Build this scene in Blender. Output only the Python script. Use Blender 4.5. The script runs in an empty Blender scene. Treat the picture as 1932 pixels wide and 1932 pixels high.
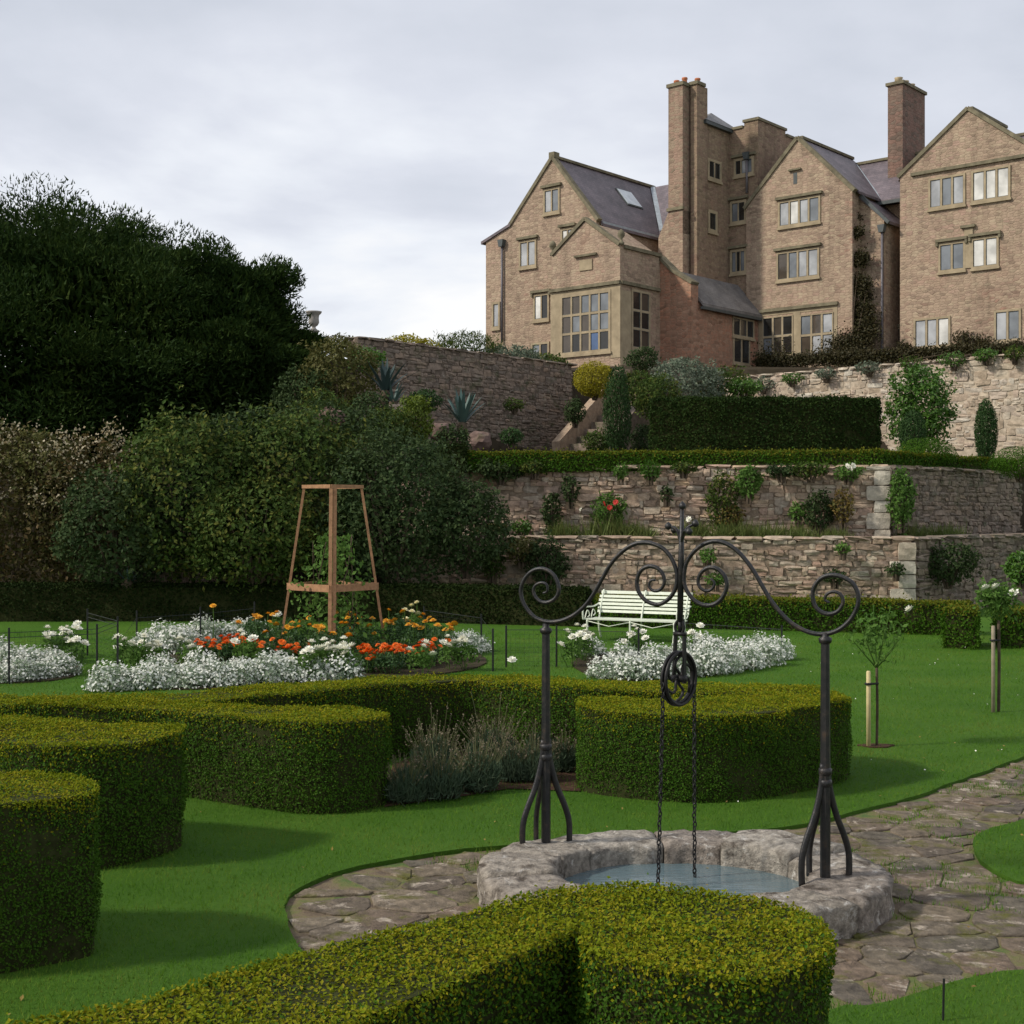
import bpy, bmesh, math, random
import numpy as np
from mathutils import Vector, Matrix, noise as mnoise
from mathutils.geometry import tessellate_polygon

random.seed(7)
rng = np.random.default_rng(11)
S = bpy.context.scene
COL = S.collection
R = math.radians

# ---------------------------------------------------------------- camera
F, CX, EZ = 2600.0, 966.0, 2.1          # focal length, centre and eye height the whole layout is measured with
cam = bpy.data.cameras.new('camera')
cam.sensor_width = 36.0
cam.lens = 36.0 * F / 1932.0
cam.clip_start = 0.1
cam.clip_end = 3000
camo = bpy.data.objects.new('camera', cam)
camo.location = (0, 0, EZ)
camo.rotation_euler = (R(90), 0, 0)
COL.objects.link(camo)
S.camera = camo

# ---------------------------------------------------------------- sky, sun, exposure
SUN = Vector((-0.74, -0.20, 0.62)).normalized()
world = bpy.data.worlds.new('World')
S.world = world
world.use_nodes = True
nt = world.node_tree
nt.nodes.clear()


def N(tree, typ, **kw):
    n = tree.nodes.new(typ)
    for k, v in kw.items():
        if k in ('loc',):
            continue
        setattr(n, k, v)
    return n


def ramp(tree, stops, interp='LINEAR'):
    n = tree.nodes.new('ShaderNodeValToRGB')
    cr = n.color_ramp
    cr.interpolation = interp
    while len(cr.elements) < len(stops):
        cr.elements.new(0.5)
    for e, (p, c) in zip(cr.elements, stops):
        e.position = p
        e.color = (c[0], c[1], c[2], 1) if not isinstance(c, (int, float)) else (c, c, c, 1)
    return n


def math_node(tree, op, a, b=None, c=None):
    n = tree.nodes.new('ShaderNodeMath')
    n.operation = op
    for i, v in enumerate((a, b, c)):
        if v is None:
            continue
        if hasattr(v, 'is_output'):
            tree.links.new(v, n.inputs[i])
        else:
            n.inputs[i].default_value = v
    return n.outputs[0]


L = nt.links.new
out = N(nt, 'ShaderNodeOutputWorld')
sky = N(nt, 'ShaderNodeTexSky')
sky.sky_type = 'NISHITA'
sky.sun_disc = False
sky.sun_elevation = math.asin(SUN.z)
sky.sun_rotation = math.atan2(SUN.x, SUN.y)
bg_sky = N(nt, 'ShaderNodeBackground')
bg_sky.inputs['Strength'].default_value = 0.1
L(sky.outputs[0], bg_sky.inputs['Color'])
tc = N(nt, 'ShaderNodeTexCoord')
sep = N(nt, 'ShaderNodeSeparateXYZ')
L(tc.outputs['Generated'], sep.inputs[0])
zc = math_node(nt, 'MAXIMUM', sep.outputs['Z'], 0.0)
den = math_node(nt, 'ADD', zc, 0.16)
cx_ = math_node(nt, 'DIVIDE', sep.outputs['X'], den)
cy_ = math_node(nt, 'DIVIDE', sep.outputs['Y'], den)
comb = N(nt, 'ShaderNodeCombineXYZ')
L(cx_, comb.inputs[0])
L(cy_, comb.inputs[1])
n1 = N(nt, 'ShaderNodeTexNoise')
n1.inputs['Scale'].default_value = 0.9
n1.inputs['Detail'].default_value = 7
n1.inputs['Roughness'].default_value = 0.52
n1.inputs['Distortion'].default_value = 0.35
L(comb.outputs[0], n1.inputs['Vector'])
n2 = N(nt, 'ShaderNodeTexNoise')
n2.inputs['Scale'].default_value = 3.2
n2.inputs['Detail'].default_value = 6
mp = N(nt, 'ShaderNodeMapping')
mp.inputs['Location'].default_value = (4.3, 1.7, 0)
L(comb.outputs[0], mp.inputs['Vector'])
L(mp.outputs[0], n2.inputs['Vector'])
mixn = math_node(nt, 'ADD', math_node(nt, 'MULTIPLY', n1.outputs[0], 0.72), math_node(nt, 'MULTIPLY', n2.outputs[0], 0.28))
# thinner, brighter cloud towards the horizon
hz = N(nt, 'ShaderNodeMapRange')
hz.inputs[1].default_value = 0.0
hz.inputs[2].default_value = 0.34
hz.inputs[3].default_value = 0.31
hz.inputs[4].default_value = -0.05
L(sep.outputs['Z'], hz.inputs[0])
cl = math_node(nt, 'ADD', mixn, hz.outputs[0])
cr = ramp(nt, [(0.34, (0.56, 0.60, 0.68)), (0.43, (0.65, 0.685, 0.765)), (0.52, (0.735, 0.765, 0.845)), (0.60, (0.86, 0.89, 0.95)), (0.69, (1.0, 1.0, 1.0))])
L(cl, cr.inputs[0])
bg_cloud = N(nt, 'ShaderNodeBackground')
bg_cloud.inputs['Strength'].default_value = 1.04
L(cr.outputs[0], bg_cloud.inputs['Color'])
mixs = N(nt, 'ShaderNodeMixShader')
mixs.inputs[0].default_value = 0.94
L(bg_sky.outputs[0], mixs.inputs[1])
L(bg_cloud.outputs[0], mixs.inputs[2])
L(mixs.outputs[0], out.inputs[0])

sun = bpy.data.lights.new('sun', 'SUN')
sun.energy = 3.5
sun.angle = R(4.5)
sun.color = (1.0, 0.93, 0.82)
suno = bpy.data.objects.new('sun', sun)
suno.rotation_euler = SUN.to_track_quat('Z', 'Y').to_euler()
suno.location = (-30, -10, 40)
COL.objects.link(suno)

S.view_settings.view_transform = 'Standard'
S.view_settings.look = 'None'
S.view_settings.exposure = 0.0
S.view_settings.gamma = 1.0
S.view_settings.use_curve_mapping = False
S.render.engine = 'CYCLES'
S.cycles.max_bounces = 6
S.cycles.transparent_max_bounces = 6
S.cycles.use_denoising = True
try:
    S.cycles.denoiser = 'OPENIMAGEDENOISE'
except Exception:
    pass


# ---------------------------------------------------------------- measuring helpers
def W(px, py, d):
    """the point at depth d (metres from the camera plane) that the photograph shows at px, py"""
    return Vector(((px - CX) / F * d, d, EZ + (CX - py) / F * d))


def G(px, py, z=0.0):
    d = F * (EZ - z) / (py - CX)
    return Vector(((px - CX) / F * d, d, z))


# ---------------------------------------------------------------- object helpers
def link(o, parent=None, loc=None):
    COL.objects.link(o)
    if parent is not None:
        o.parent = parent
    return o


def tag(o, label=None, cat=None, group=None, kind=None):
    if label:
        o['label'] = label
    if cat:
        o['category'] = cat
    if group:
        o['group'] = group
    if kind:
        o['kind'] = kind
    return o


def empty(name, loc=(0, 0, 0), rz=0.0, label=None, cat=None, group=None):
    o = bpy.data.objects.new(name, None)
    o.empty_display_size = 0.2
    o.location = loc
    o.rotation_euler = (0, 0, rz)
    COL.objects.link(o)
    return tag(o, label, cat, group)


def np_mesh(name, verts, faces, mat_idx=None, smooth=False):
    """verts (n,3); faces (m,k) int"""
    me = bpy.data.meshes.new(name)
    verts = np.ascontiguousarray(verts, dtype=np.float32)
    faces = np.ascontiguousarray(faces, dtype=np.int32)
    m, k = faces.shape
    me.vertices.add(len(verts))
    me.vertices.foreach_set('co', verts.ravel())
    me.loops.add(m * k)
    me.loops.foreach_set('vertex_index', faces.ravel())
    me.polygons.add(m)
    me.polygons.foreach_set('loop_start', np.arange(0, m * k, k, dtype=np.int32))
    try:
        me.polygons.foreach_set('loop_total', np.full(m, k, dtype=np.int32))
    except Exception:
        pass
    if mat_idx is not None:
        me.polygons.foreach_set('material_index', np.ascontiguousarray(mat_idx, dtype=np.int32))
    me.polygons.foreach_set('use_smooth', np.full(m, smooth, dtype=bool))
    me.update(calc_edges=True)
    me.validate()
    return me


def mobj(name, me, mats, parent=None, loc=None, rot=None):
    o = bpy.data.objects.new(name, me)
    if not isinstance(mats, (list, tuple)):
        mats = [mats]
    if len(me.materials) == 0:
        for m in mats:
            me.materials.append(m)
    COL.objects.link(o)
    if parent is not None:
        o.parent = parent
    if loc is not None:
        o.location = loc
    if rot is not None:
        o.rotation_euler = rot
    return o


class MB:
    """collects polygons for one mesh"""

    def __init__(self):
        self.v = []
        self.f = []

    def quad(self, pts):
        i = len(self.v)
        self.v += [tuple(p) for p in pts]
        self.f.append(tuple(range(i, i + len(pts))))

    def box(self, x0, x1, y0, y1, z0, z1):
        i = len(self.v)
        self.v += [(x, y, z) for z in (z0, z1) for x, y in ((x0, y0), (x1, y0), (x1, y1), (x0, y1))]
        for f in ((3, 2, 1, 0), (4, 5, 6, 7), (0, 1, 5, 4), (1, 2, 6, 5), (2, 3, 7, 6), (3, 0, 4, 7)):
            self.f.append(tuple(i + k for k in f))

    def prism(self, poly, n0, n1, axis='y'):
        """poly in (x,z) extruded along y from n0 to n1 (axis y), in (y,z) along x (axis x) or in (x,y) along z (axis z); concave is fine"""
        ar = sum(poly[k][0] * poly[(k + 1) % len(poly)][1] - poly[(k + 1) % len(poly)][0] * poly[k][1] for k in range(len(poly)))
        if ar < 0:
            poly = poly[::-1]
        i = len(self.v)
        n = len(poly)
        mk = {'y': lambda p, t: (p[0], t, p[1]), 'x': lambda p, t: (t, p[0], p[1]), 'z': lambda p, t: (p[0], p[1], t)}[axis]
        self.v += [mk(p, n0) for p in poly] + [mk(p, n1) for p in poly]
        tris = tessellate_polygon([[Vector((p[0], p[1], 0)) for p in poly]])
        for t in tris:
            a, b, c = t
            area = (poly[b][0] - poly[a][0]) * (poly[c][1] - poly[a][1]) - (poly[c][0] - poly[a][0]) * (poly[b][1] - poly[a][1])
            if area < 0:
                a, c = c, a
            flip = axis == 'y'
            lo, hi = ((i + a, i + b, i + c), (i + n + c, i + n + b, i + n + a)) if flip else ((i + c, i + b, i + a), (i + n + a, i + n + b, i + n + c))
            self.f.append(lo)
            self.f.append(hi)
        for k in range(n):
            k2 = (k + 1) % n
            q = (i + k, i + k2, i + n + k2, i + n + k)
            self.f.append(q[::-1] if axis == 'y' else q)

    def beam(self, p, q, w, h, up=(0, 0, 1)):
        p, q = Vector(p), Vector(q)
        d = (q - p).normalized()
        s = d.cross(Vector(up))
        if s.length < 1e-4:
            s = d.cross(Vector((1, 0, 0)))
        s.normalize()
        u = s.cross(d)
        i = len(self.v)
        for e in (p, q):
            for a, b in ((-1, -1), (1, -1), (1, 1), (-1, 1)):
                self.v.append(tuple(e + s * (a * w / 2) + u * (b * h / 2)))
        for f in ((0, 1, 2, 3), (7, 6, 5, 4), (0, 4, 5, 1), (1, 5, 6, 2), (2, 6, 7, 3), (3, 7, 4, 0)):
            self.f.append(tuple(i + k for k in f))

    def tube(self, pts, rad, n=8, closed=False, sx=1.0, side=None):
        """round (or flattened by sx along `side`) bar along pts; rad a number or one per point"""
        pts = [Vector(p) for p in pts]
        m = len(pts)
        if not hasattr(rad, '__len__'):
            rad = [rad] * m
        i = len(self.v)
        prev = None
        for k, p in enumerate(pts):
            a = pts[(k - 1) % m] if closed else pts[max(k - 1, 0)]
            b = pts[(k + 1) % m] if closed else pts[min(k + 1, m - 1)]
            t = (b - a).normalized()
            ref = Vector(side) if side is not None else (prev if prev is not None else (Vector((0, 0, 1)) if abs(t.z) < 0.9 else Vector((1, 0, 0))))
            s = ref - t * ref.dot(t)
            if s.length < 1e-5:
                s = t.orthogonal()
            s.normalize()
            if side is None:
                prev = s
            u = t.cross(s)
            for j in range(n):
                an = 2 * math.pi * j / n
                self.v.append(tuple(p + s * (math.cos(an) * rad[k] * sx) + u * (math.sin(an) * rad[k])))
        for k in range(m if closed else m - 1):
            k2 = (k + 1) % m
            for j in range(n):
                j2 = (j + 1) % n
                self.f.append((i + k * n + j, i + k * n + j2, i + k2 * n + j2, i + k2 * n + j))
        if not closed:
            self.f.append(tuple(i + j for j in range(n))[::-1])
            self.f.append(tuple(i + (m - 1) * n + j for j in range(n)))

    def lathe(self, prof, n=16, c=(0, 0, 0)):
        i = len(self.v)
        for r, z in prof:
            for j in range(n):
                an = 2 * math.pi * j / n
                self.v.append((c[0] + r * math.cos(an), c[1] + r * math.sin(an), c[2] + z))
        for k in range(len(prof) - 1):
            for j in range(n):
                j2 = (j + 1) % n
                self.f.append((i + k * n + j, i + k * n + j2, i + (k + 1) * n + j2, i + (k + 1) * n + j))
        self.f.append(tuple(i + j for j in range(n))[::-1])
        self.f.append(tuple(i + (len(prof) - 1) * n + j for j in range(n)))

    def mesh(self, name, smooth=False):
        me = bpy.data.meshes.new(name)
        me.from_pydata(self.v, [], self.f)
        me.validate()
        if smooth:
            me.polygons.foreach_set('use_smooth', np.ones(len(me.polygons), dtype=bool))
        me.update()
        return me

    def build(self, name, mats, parent=None, smooth=False, loc=None, rot=None):
        return mobj(name, self.mesh(name, smooth), mats, parent, loc, rot)


def catmull(pts, n=6):
    pts = [Vector(p) for p in pts]
    res = []
    for k in range(len(pts) - 1):
        p0, p1, p2, p3 = pts[max(k - 1, 0)], pts[k], pts[k + 1], pts[min(k + 2, len(pts) - 1)]
        for j in range(n):
            t = j / n
            res.append(0.5 * ((2 * p1) + (p2 - p0) * t + (2 * p0 - 5 * p1 + 4 * p2 - p3) * t * t + (3 * p1 - p0 - 3 * p2 + p3) * t ** 3))
    res.append(pts[-1])
    return res


def smooth_poly(pts, it=2):
    pts = [tuple(p) for p in pts]
    for _ in range(it):
        q = []
        for k in range(len(pts)):
            a, b = pts[k], pts[(k + 1) % len(pts)]
            q.append((a[0] * .75 + b[0] * .25, a[1] * .75 + b[1] * .25))
            q.append((a[0] * .25 + b[0] * .75, a[1] * .25 + b[1] * .75))
        pts = q
    return pts


def copy_thing(o, loc, rz=0.0, sc=1.0, label=None, group=None):
    c = o.copy()
    COL.objects.link(c)
    c.location = loc
    c.rotation_euler = (0, 0, rz)
    c.scale = (sc, sc, sc) if not hasattr(sc, '__len__') else sc
    if label:
        c['label'] = label
    if group:
        c['group'] = group
    for ch in list(o.children):
        d = ch.copy()
        COL.objects.link(d)
        d.parent = c
        for g in list(ch.children):
            e = g.copy()
            COL.objects.link(e)
            e.parent = d
    return c


# ---------------------------------------------------------------- materials
def new_mat(name):
    m = bpy.data.materials.new(name)
    m.use_nodes = True
    t = m.node_tree
    b = t.nodes['Principled BSDF']
    return m, t, b


def add_bump(t, b, height, strength=0.4, dist=0.02):
    bp = t.nodes.new('ShaderNodeBump')
    bp.inputs['Strength'].default_value = strength
    bp.inputs['Distance'].default_value = dist
    t.links.new(height, bp.inputs['Height'])
    t.links.new(bp.outputs[0], b.inputs['Normal'])


def noise(t, scale, detail=4, rough=0.55, vec=None, dist=0.0):
    n = t.nodes.new('ShaderNodeTexNoise')
    n.inputs['Scale'].default_value = scale
    n.inputs['Detail'].default_value = detail
    n.inputs['Roughness'].default_value = rough
    n.inputs['Distortion'].default_value = dist
    if vec is not None:
        t.links.new(vec, n.inputs['Vector'])
    return n


def mixc(t, fac, a, b, mode='MIX'):
    n = t.nodes.new('ShaderNodeMix')
    n.data_type = 'RGBA'
    n.blend_type = mode
    for sock, v in ((n.inputs[0], fac), (n.inputs[6], a), (n.inputs[7], b)):
        if hasattr(v, 'is_output'):
            t.links.new(v, sock)
        elif isinstance(v, (int, float)):
            sock.default_value = v
        else:
            sock.default_value = (v[0], v[1], v[2], 1)
    return n.outputs[2]


def plain(name, col, rough=0.6, metal=0.0, var=0.15, scale=8.0, spec=0.3, bump=0.0, bscale=40.0):
    m, t, b = new_mat(name)
    g = t.nodes.new('ShaderNodeNewGeometry')
    n = noise(t, scale, 5, 0.6, g.outputs['Position'])
    lo = tuple(c * (1 - var) for c in col)
    hi = tuple(min(c * (1 + var), 1) for c in col)
    r = ramp(t, [(0.3, lo), (0.7, hi)])
    t.links.new(n.outputs[0], r.inputs[0])
    t.links.new(r.outputs[0], b.inputs['Base Color'])
    b.inputs['Roughness'].default_value = rough
    b.inputs['Metallic'].default_value = metal
    b.inputs['Specular IOR Level'].default_value = spec
    if bump:
        n2 = noise(t, bscale, 5, 0.6, g.outputs['Position'])
        add_bump(t, b, n2.outputs[0], bump, 0.01)
    return m


def leaf_mat(name, stops, rough=0.5, trans=0.25, spec=0.25, clump=1.5, clump_amt=0.3, tcol=None):
    """stops: colours picked leaf by leaf; clump: slow drift of the plant's own colour"""
    m, t, b = new_mat(name)
    g = t.nodes.new('ShaderNodeNewGeometry')
    n = noise(t, clump, 3, 0.5, g.outputs['Position'])
    f = math_node(t, 'ADD', math_node(t, 'MULTIPLY', g.outputs['Random Per Island'], 1 - clump_amt),
                  math_node(t, 'MULTIPLY', math_node(t, 'MULTIPLY_ADD', n.outputs[0], 2.0, -0.5), clump_amt))
    k = len(stops)
    r = ramp(t, [(i / max(k - 1, 1), c) for i, c in enumerate(stops)])
    t.links.new(f, r.inputs[0])
    t.links.new(r.outputs[0], b.inputs['Base Color'])
    b.inputs['Roughness'].default_value = rough
    b.inputs['Specular IOR Level'].default_value = spec
    if trans > 0:
        tr = t.nodes.new('ShaderNodeBsdfTranslucent')
        t.links.new(r.outputs[0], tr.inputs['Color'])
        mx = t.nodes.new('ShaderNodeMixShader')
        mx.inputs[0].default_value = trans
        t.links.new(b.outputs[0], mx.inputs[1])
        t.links.new(tr.outputs[0], mx.inputs[2])
        o = [x for x in t.nodes if x.type == 'OUTPUT_MATERIAL'][0]
        t.links.new(mx.outputs[0], o.inputs[0])
    return m


def stone_mat(name, stops, nscale=9.0, lichen=(0.5, 0.48, 0.42), lich=0.25, moss=None, rough=0.9, bump=0.6, bscale=18.0, mott=(0.62, 1.25)):
    """one colour per stone (object random) with mottling, lichen and pits"""
    m, t, b = new_mat(name)
    oi = t.nodes.new('ShaderNodeObjectInfo')
    g = t.nodes.new('ShaderNodeNewGeometry')
    k = len(stops)
    r = ramp(t, [(i / (k - 1), c) for i, c in enumerate(stops)])
    t.links.new(math_node(t, 'FRACT', math_node(t, 'ADD', oi.outputs['Random'], g.outputs['Random Per Island'])), r.inputs[0])
    n = noise(t, nscale, 6, 0.65, g.outputs['Position'])
    mot = ramp(t, [(0.3, mott[0]), (0.7, mott[1])])
    t.links.new(n.outputs[0], mot.inputs[0])
    c = mixc(t, 1.0, r.outputs[0], mot.outputs[0], 'MULTIPLY')
    n2 = noise(t, nscale * 0.6, 8, 0.7, g.outputs['Position'], 0.4)
    lr = ramp(t, [(0.56, 0.0), (0.66, lich)])
    t.links.new(n2.outputs[0], lr.inputs[0])
    c = mixc(t, lr.outputs[0], c, lichen)
    if moss:
        n3 = noise(t, nscale * 0.35, 6, 0.7, g.outputs['Position'])
        mr = ramp(t, [(0.52, 0.0), (0.64, moss[3])])
        t.links.new(n3.outputs[0], mr.inputs[0])
        c = mixc(t, mr.outputs[0], c, moss[:3])
    t.links.new(c, b.inputs['Base Color'])
    b.inputs['Roughness'].default_value = rough
    b.inputs['Specular IOR Level'].default_value = 0.2
    n4 = noise(t, bscale, 8, 0.65, g.outputs['Position'])
    add_bump(t, b, n4.outputs[0], bump, 0.03)
    return m


def rubble_mat(name, stops, sx=3.8, sz=9.0, mortar=(0.27, 0.20, 0.14), mw=0.035, red=0.20, bump=0.5):
    """far masonry whose stones cannot be told apart: coursed cells in the wall's own coordinates"""
    m, t, b = new_mat(name)
    tcn = t.nodes.new('ShaderNodeTexCoord')
    sp = t.nodes.new('ShaderNodeSeparateXYZ')
    t.links.new(tcn.outputs['Object'], sp.inputs[0])
    h = math_node(t, 'ADD', sp.outputs[0], sp.outputs[1])
    cb = t.nodes.new('ShaderNodeCombineXYZ')
    t.links.new(math_node(t, 'MULTIPLY', h, sx), cb.inputs[0])
    t.links.new(math_node(t, 'MULTIPLY', sp.outputs[2], sz), cb.inputs[1])
    vo = t.nodes.new('ShaderNodeTexVoronoi')
    vo.voronoi_dimensions = '2D'
    vo.inputs['Scale'].default_value = 1.0
    vo.inputs['Randomness'].default_value = 0.75
    t.links.new(cb.outputs[0], vo.inputs['Vector'])
    ve = t.nodes.new('ShaderNodeTexVoronoi')
    ve.voronoi_dimensions = '2D'
    ve.feature = 'DISTANCE_TO_EDGE'
    ve.inputs['Randomness'].default_value = 0.75
    ve.inputs['Scale'].default_value = 1.0
    t.links.new(cb.outputs[0], ve.inputs['Vector'])
    sc = t.nodes.new('ShaderNodeSeparateColor')
    t.links.new(vo.outputs['Color'], sc.inputs[0])
    big = noise(t, 0.22, 4, 0.6, tcn.outputs['Object'])
    f = math_node(t, 'ADD', math_node(t, 'MULTIPLY', sc.outputs[0], 0.62), math_node(t, 'MULTIPLY', math_node(t, 'MULTIPLY_ADD', big.outputs[0], 2.4, -0.7), 0.38))
    k = len(stops)
    r = ramp(t, [(i / (k - 1), c) for i, c in enumerate(stops)])
    t.links.new(f, r.inputs[0])
    mr = ramp(t, [(0.0, 0.6), (mw, 0.5), (mw * 3.2, 0.0)])
    t.links.new(ve.outputs['Distance'], mr.inputs[0])
    c = mixc(t, mr.outputs[0], r.outputs[0], mortar)
    fine = noise(t, 6.0, 6, 0.7, tcn.outputs['Object'])
    fr = ramp(t, [(0.25, 0.72), (0.75, 1.22)])
    t.links.new(fine.outputs[0], fr.inputs[0])
    c = mixc(t, 1.0, c, fr.outputs[0], 'MULTIPLY')
    # a few dark weathered stones
    dk = ramp(t, [(0.82, 1.0), (0.98, 0.74)])
    t.links.new(sc.outputs[1], dk.inputs[0])
    c = mixc(t, 1.0, c, dk.outputs[0], 'MULTIPLY')
    # rain streaks and paler, rebuilt patches
    mpv = t.nodes.new('ShaderNodeMapping')
    mpv.inputs['Scale'].default_value = (1.6, 1.6, 0.16)
    t.links.new(tcn.outputs['Object'], mpv.inputs['Vector'])
    stn = noise(t, 1.0, 6, 0.65, mpv.outputs[0])
    sr = ramp(t, [(0.30, 0.74), (0.48, 1.0), (0.70, 1.12)])
    t.links.new(stn.outputs[0], sr.inputs[0])
    c = mixc(t, 1.0, c, sr.outputs[0], 'MULTIPLY')
    rp = noise(t, 0.42, 5, 0.7, tcn.outputs['Object'], 0.5)
    rr_ = ramp(t, [(0.55, 0.0), (0.68, red)])
    t.links.new(rp.outputs[0], rr_.inputs[0])
    c = mixc(t, rr_.outputs[0], c, (0.36, 0.175, 0.125))
    t.links.new(c, b.inputs['Base Color'])
    b.inputs['Roughness'].default_value = 0.92
    b.inputs['Specular IOR Level'].default_value = 0.15
    hh = math_node(t, 'ADD', math_node(t, 'MINIMUM', ve.outputs['Distance'], 0.15), math_node(t, 'MULTIPLY', fine.outputs[0], 0.1))
    add_bump(t, b, hh, bump, 0.15)
    return m


def slate_mat(name, c0, c1, sc=4.0):
    m, t, b = new_mat(name)
    tcn = t.nodes.new('ShaderNodeTexCoord')
    sp = t.nodes.new('ShaderNodeSeparateXYZ')
    t.links.new(tcn.outputs['Object'], sp.inputs[0])
    cb = t.nodes.new('ShaderNodeCombineXYZ')
    t.links.new(math_node(t, 'ADD', sp.outputs[0], sp.outputs[1]), cb.inputs[0])
    t.links.new(sp.outputs[2], cb.inputs[1])
    br = t.nodes.new('ShaderNodeTexBrick')
    br.inputs['Scale'].default_value = sc
    br.inputs['Color1'].default_value = (*c0, 1)
    br.inputs['Color2'].default_value = (*c1, 1)
    br.inputs['Mortar'].default_value = (c0[0] * .5, c0[1] * .5, c0[2] * .5, 1)
    br.inputs['Mortar Size'].default_value = 0.02
    br.inputs['Row Height'].default_value = 0.5
    br.inputs['Brick Width'].default_value = 0.8
    t.links.new(cb.outputs[0], br.inputs['Vector'])
    n = noise(t, 1.2, 6, 0.7, tcn.outputs['Object'])
    r = ramp(t, [(0.3, 0.6), (0.72, 1.5)])
    t.links.new(n.outputs[0], r.inputs[0])
    t.links.new(mixc(t, 1.0, br.outputs[0], r.outputs[0], 'MULTIPLY'), b.inputs['Base Color'])
    b.inputs['Roughness'].default_value = 0.55
    add_bump(t, b, br.outputs['Fac'], -0.4, 0.03)
    return m


M = {}
M['iron'] = plain('wrought_iron', (0.030, 0.028, 0.026), 0.45, 0.35, 0.35, 30, 0.5, 0.25, 60)
m, t, b = new_mat('rusting_iron')
g = t.nodes.new('ShaderNodeNewGeometry')
nr_ = noise(t, 22, 7, 0.7, g.outputs['Position'])
rr0 = ramp(t, [(0.35, (0.010, 0.010, 0.011)), (0.54, (0.020, 0.019, 0.019)), (0.64, (0.042, 0.032, 0.026)), (0.74, (0.070, 0.042, 0.026))])
t.links.new(nr_.outputs[0], rr0.inputs[0])
t.links.new(rr0.outputs[0], b.inputs['Base Color'])
b.inputs['Roughness'].default_value = 0.42
b.inputs['Metallic'].default_value = 0.25
add_bump(t, b, noise(t, 60, 6, 0.7, g.outputs['Position']).outputs[0], 0.35, 0.008)
M['iron'] = m
M['chain'] = plain('black_chain_iron', (0.014, 0.013, 0.013), 0.5, 0.3, 0.3, 40, 0.4)
M['twigs'] = plain('hedge_twigs', (0.030, 0.034, 0.012), 0.9, 0, 0.4, 20, 0.05)
M['bark'] = plain('bark', (0.085, 0.065, 0.045), 0.9, 0, 0.4, 12, 0.1, 0.6, 25)
M['cedar'] = plain('new_softwood', (0.33, 0.18, 0.095), 0.7, 0, 0.25, 18, 0.2, 0.15, 60)
M['stake'] = plain('peeled_stake', (0.56, 0.46, 0.24), 0.7, 0, 0.12, 14, 0.2)
M['oldstake'] = plain('grey_stake', (0.30, 0.25, 0.18), 0.8, 0, 0.2, 14, 0.2)
M['rubber'] = plain('black_rubber', (0.012, 0.012, 0.012), 0.6)
M['bench'] = plain('bench_paint', (0.60, 0.64, 0.52), 0.45, 0, 0.10, 20, 0.4)
M['soil'] = plain('red_soil', (0.062, 0.036, 0.025), 0.95, 0, 0.4, 14, 0.05, 0.8, 30)
M['earth'] = plain('dark_earth', (0.045, 0.036, 0.024), 0.95, 0, 0.4, 3, 0.05, 0.8, 20)
M['ashlar'] = plain('yellow_ashlar', (0.335, 0.272, 0.180), 0.9, 0, 0.22, 2.5, 0.15, 0.25, 8)
M['coping'] = plain('weathered_coping', (0.17, 0.15, 0.10), 0.9, 0, 0.35, 3, 0.15, 0.4, 10)
M['lead'] = plain('lead_grey', (0.33, 0.37, 0.40), 0.5, 0.2, 0.2, 5)
M['pipe'] = plain('painted_downpipe', (0.13, 0.12, 0.13), 0.5, 0.1, 0.2, 6)
M['gutter'] = plain('gutter_grey', (0.07, 0.08, 0.08), 0.5, 0.1, 0.2, 6)
M['terracotta'] = plain('terracotta', (0.42, 0.15, 0.07), 0.8, 0, 0.2, 10)
M['buffpot'] = plain('buff_clay', (0.40, 0.32, 0.20), 0.8, 0, 0.2, 10)
M['urn'] = plain('urn_stone', (0.33, 0.31, 0.28), 0.85, 0, 0.2, 12, 0.2)
M['net'] = plain('black_net', (0.03, 0.035, 0.035), 0.6)
M['netpost'] = plain('dark_net_post', (0.012, 0.014, 0.013), 0.6)
M['white_petal'] = plain('white_petal', (0.80, 0.79, 0.68), 0.6, 0, 0.08, 30)
M['cream_petal'] = plain('cream_petal', (0.74, 0.68, 0.42), 0.6, 0, 0.1, 30)
M['yellow_petal'] = plain('yellow_petal', (0.72, 0.36, 0.02), 0.6, 0, 0.2, 30)
M['orange_petal'] = plain('orange_petal', (0.72, 0.15, 0.008), 0.6, 0, 0.2, 30)
M['red_petal'] = plain('red_petal', (0.45, 0.03, 0.02), 0.6, 0, 0.2, 30)

HOUSE_STOPS = [(0.325, 0.195, 0.145), (0.285, 0.208, 0.155), (0.370, 0.280, 0.200), (0.345, 0.250, 0.185), (0.395, 0.312, 0.220), (0.370, 0.252, 0.195), (0.420, 0.342, 0.248)]
M['house'] = rubble_mat('house_rubble', HOUSE_STOPS)
M['pinkwall'] = rubble_mat('pink_rubble', [(0.33, 0.15, 0.10), (0.38, 0.20, 0.13), (0.29, 0.17, 0.115), (0.41, 0.25, 0.17)], 3.4, 7.5)
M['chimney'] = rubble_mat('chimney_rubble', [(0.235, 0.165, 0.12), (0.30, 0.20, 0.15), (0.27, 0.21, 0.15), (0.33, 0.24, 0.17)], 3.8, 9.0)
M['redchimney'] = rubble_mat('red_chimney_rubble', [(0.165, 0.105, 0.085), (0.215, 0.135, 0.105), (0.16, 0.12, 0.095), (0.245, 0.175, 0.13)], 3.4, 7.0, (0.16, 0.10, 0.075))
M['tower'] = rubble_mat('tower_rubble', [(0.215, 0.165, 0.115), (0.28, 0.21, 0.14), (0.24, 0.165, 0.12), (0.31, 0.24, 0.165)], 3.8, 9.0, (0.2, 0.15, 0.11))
M['slate'] = slate_mat('purple_slate', (0.105, 0.085, 0.095), (0.145, 0.115, 0.125))
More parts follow.
